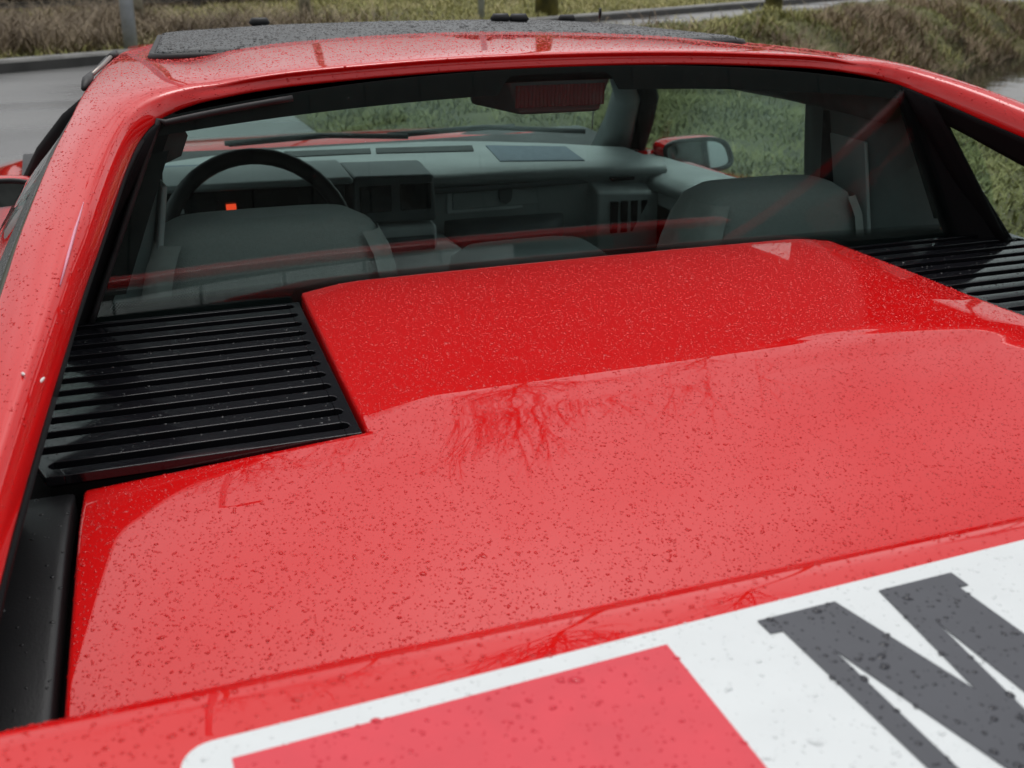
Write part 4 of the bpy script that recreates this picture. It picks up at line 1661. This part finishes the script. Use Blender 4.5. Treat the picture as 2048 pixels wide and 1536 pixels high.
# ================================================================== trees, poles, fence
def branch_tree(h, r0, seed, crown_from=.86, spread=2.4, dens=1.0):
    rr = random.Random(seed)
    trunk, br = MB(), MB()
    pts, rad = [], []
    n = 9
    x = y = 0.0
    for i in range(n + 1):
        t = i / n
        pts.append(Vector((x, y, h * t - .15)))
        rad.append(r0 * (1 - .62 * t) * (1.25 if i == 0 else 1))
        x += rr.uniform(-.06, .06) * h / 12
        y += rr.uniform(-.06, .06) * h / 12
    trunk.tube(pts, rad, 9)

    def grow(p, d, L, r, lvl):
        k = 4
        q, dirn = p.copy(), d.copy()
        P_, R_ = [q.copy()], [r]
        for i in range(k):
            dirn = (dirn + Vector((rr.uniform(-.22, .22), rr.uniform(-.22, .22), rr.uniform(-.05, .22)))).normalized()
            q = q + dirn * L / k
            P_.append(q.copy())
            R_.append(r * (1 - .75 * (i + 1) / k))
        br.tube(P_, R_, 5 if lvl < 2 else 3, False)
        if lvl >= 3:
            return
        m = int((8, 7, 5)[lvl] * dens)
        for j in range(m):
            t = rr.uniform(.25, 1)
            i = min(k - 1, int(t * k))
            b = P_[i].lerp(P_[i + 1], t * k - i)
            a = rr.uniform(0, 2 * math.pi)
            u = dirn.orthogonal().normalized()
            w = dirn.cross(u)
            sd_ = (u * math.cos(a) + w * math.sin(a))
            nd = (dirn * rr.uniform(.7, 1.0) + sd_ * rr.uniform(.4, .75) + Vector((0, 0, .22))).normalized()
            grow(b, nd, L * rr.uniform(.40, .60), max(.004, r * .5), lvl + 1)
    nb = int(34 * dens)
    for j in range(nb):
        t = 1 - (1 - crown_from) * (rr.random() ** 1.6)
        i = min(n - 1, int(t * n))
        b = pts[i].lerp(pts[i + 1], t * n - i)
        a = j * 2.4 + rr.uniform(-.4, .4)
        e = rr.uniform(-.15, 1.35)
        nd = Vector((math.cos(a) * math.cos(e), math.sin(a) * math.cos(e), math.sin(e)))
        grow(b, nd, spread * rr.uniform(.6, 1.05), r0 * .16, 1)
    return trunk, br


def add_tree(x, y, h, r0, seed, bark, label, **k):
    t_ = thing('bare_tree', label, 'tree', (x, y, float(terrain(x, y))), 'bare winter trees along the road')
    tr, br = branch_tree(h, r0, seed, **k)
    tr.build('trunk', bark, t_, True)
    br.build('branches', MT['twig'], t_, True)
    return t_


add_tree(7.35, 19.15, 13.4, .175, 3, MT['bark_moss'], 'mossy bare tree between the thin pole and the pale road', spread=2.6, dens=1.1)
add_tree(9.0, 14.6, 9.9, .115, 8, MT['bark_moss'], 'bare tree on the grass bank beside the pale road', spread=1.7, dens=.6)
add_tree(.36, 17.5, 9.0, .095, 5, MT['bark_pale'], 'pale mossy trunk just behind the galvanised lamp post', dens=.8)
add_tree(3.0, 18.7, 10, .085, 12, MT['bark_pale'], 'thin pale trunk in front of the dark fence', dens=.8)
add_tree(26.6, 25.6, 11, .16, 21, MT['bark'], 'bare tree beyond the ditch whose trunk is mirrored at the right edge of the water')
add_tree(23.6, 25.9, 11, .15, 33, MT['bark'], 'bare tree beyond the ditch, mirrored beside the dead weeds')

lp = thing('lamp_post', 'galvanised lamp post standing in the brown scrub at left', 'lamp post', (.075, 14.45, .05))
lpm = MB()
lpm.tube([(0, 0, -.1), (0, 0, 1.0), (0, 0, 11.3)], [.082, .078, .05], 16)
lpm.tube([(0, 0, 11.2), (.06, .0, 11.42), (.25, -.05, 11.5)], [.05, .045, .04], 10)
lpm.build('pole', MT['galv'], lp, True)
MB().box((.42, -.09, 11.52), (.40, .2, .10), Matrix.Rotation(R(-12), 3, 'Z')).build('lamp_head', MT['galv'], lp, bevel=.03)
sp_ = thing('signpost', 'thin grey metal pole on the verge beside the mossy tree', 'pole', (5.93, 18.6, .05))
MB().tube([(0, 0, -.1), (0, 0, 3.2)], .056, 12).build('pole', MT['galv'], sp_, True)
MB().tube([(0, 0, 3.19), (0, 0, 3.22)], [.052, .03], 12).build('pole_cap', MT['galv'], sp_, True)

# fence along the back of the verge
fn = thing('field_fence', 'dark timber post and rail fence behind the verge', 'fence', (0, 0, 0))


def fpt(s, n=-6.3):
    return (s * cph - n * -sph, 13.95 + s * sph - n * cph)


prev = None
s_list = np.arange(-11, 19, 2.1)
post_me = None
for s in s_list:
    x, y = s * cph + (-6.3) * sph, 13.95 + s * sph + 6.3 * cph
    z = float(terrain(x, y))
    if post_me is None:
        po_ = MB().box((0, 0, .65), (.13, .13, 1.4)).build('post', MT['fence'], fn)
        post_me = po_.data
    else:
        po_ = bpy.data.objects.new('post', post_me)
        COL.objects.link(po_)
        po_.parent = fn
    po_.location = (x, y, z)
    if prev:
        for hz in (.17, .45, .78, 1.12):
            c = ((x + prev[0]) / 2, (y + prev[1]) / 2, (z + prev[2]) / 2 + hz)
            L = math.hypot(x - prev[0], y - prev[1])
            MB().box(c, (L + .02, .04, .085), Matrix.Rotation(math.atan2(y - prev[1], x - prev[0]), 3, 'Z')).build('rail', MT['fence'], fn)
    prev = (x, y, z)
# wire mesh on the left stretch
wm = MB()
for k in range(12):
    z = .10 + k * .075
    wm.tube([(s * cph - 6.2 * sph, 13.95 + s * sph + 6.2 * cph, z + .08) for s in np.linspace(-11, 3, 8)], .008, 4, False)
wm.build('wire', MT['fence'], fn)['kind'] = 'stuff'

# dark thicket just behind the fence
n = 90000
s1, n1 = rng.uniform(-12, 22, n), -6.9 - rng.random(n) * 1.6
hx, hy = s1 * cph + n1 * sph, 13.95 + s1 * sph - n1 * cph
hz = rng.random(n) ** 1.3 * (1.5 + .5 * np.sin(s1 * 1.7) + .3 * np.sin(s1 * 5.1))
V = np.stack([hx, hy, hz + .05], 1)[:, None, :] + rng.normal(0, .07, (n, 3, 3))
hk = link('thicket', tri_mesh('thicket', V.reshape(-1, 3), np.arange(n * 3).reshape(-1, 3)), MT['bramble'])
hk['kind'] = 'stuff'
hk['label'] = 'dark leafless thicket growing behind the field fence'

# far hedgerow that closes the view along the horizon
hp = []
n = 26000
t = rng.random(n)
az = R(-75) + t * R(150)
d = 95 + 14 * rng.random(n)
hx, hy = np.sin(az) * d, np.cos(az) * d
hz = rng.random(n) * (3.2 + 1.6 * np.sin(az * 23) + 1.0 * np.sin(az * 61))
V = np.empty((n, 3, 3))
s_ = .45
for k in range(3):
    V[:, k] = np.stack([hx, hy, hz], 1) + rng.normal(0, s_, (n, 3))
hed = link('far_hedgerow', tri_mesh('far_hedgerow', V.reshape(-1, 3), np.arange(n * 3).reshape(-1, 3)), MT['hedge'])
hed['kind'] = 'stuff'
hed['label'] = 'dark hedgerow far across the field'

# ------------------------------------------------------------------ behind the photographer: ribbed wall, and an unseen barn added to darken the glass
wl_o = thing('ribbed_wall', 'low pale ribbed metal wall mirrored in the rear window', 'wall', (0, -6.5, 0))
for k in range(10):
    x0 = -3.2 + k * .62
    pts_ = []
    n = 25
    for i in range(n):
        d = .03 if i % 4 < 2 else 0
        pts_.append([(x0 + .6 * i / (n - 1), d, z) for z in (0.0, 1.02)])
    p_ = gobj('ribbed_panel', np.array(pts_), MT['rib'], wl_o, smooth=False)
    solid(p_, .01, 0)
bn = thing('added_barn', 'unseen timber barn wall added to darken the rear window reflection', 'barn', (0, -10.5, 0))
for k in range(46):
    MB().box((-14.95 + k * .65, 0, 2.0), (.63, .05 + .015 * (k % 2), 4.0)).build('plank', MT['fence'], bn)
MB().box((0, -.2, 1.98), (30, .1, 3.96)).build('wall', MT['void'], bn)  # added backing, keeps sky between the planks out of the reflection
MB().hexa([(-15.6, -6, 4.0), (15.6, -6, 4.0), (15.6, .5, 4.0), (-15.6, .5, 4.0), (-15.6, -6, 5.0), (15.6, -6, 5.0), (15.6, .4, 4.12), (-15.6, .4, 4.12)]).build('roof', MT['fence'], bn)
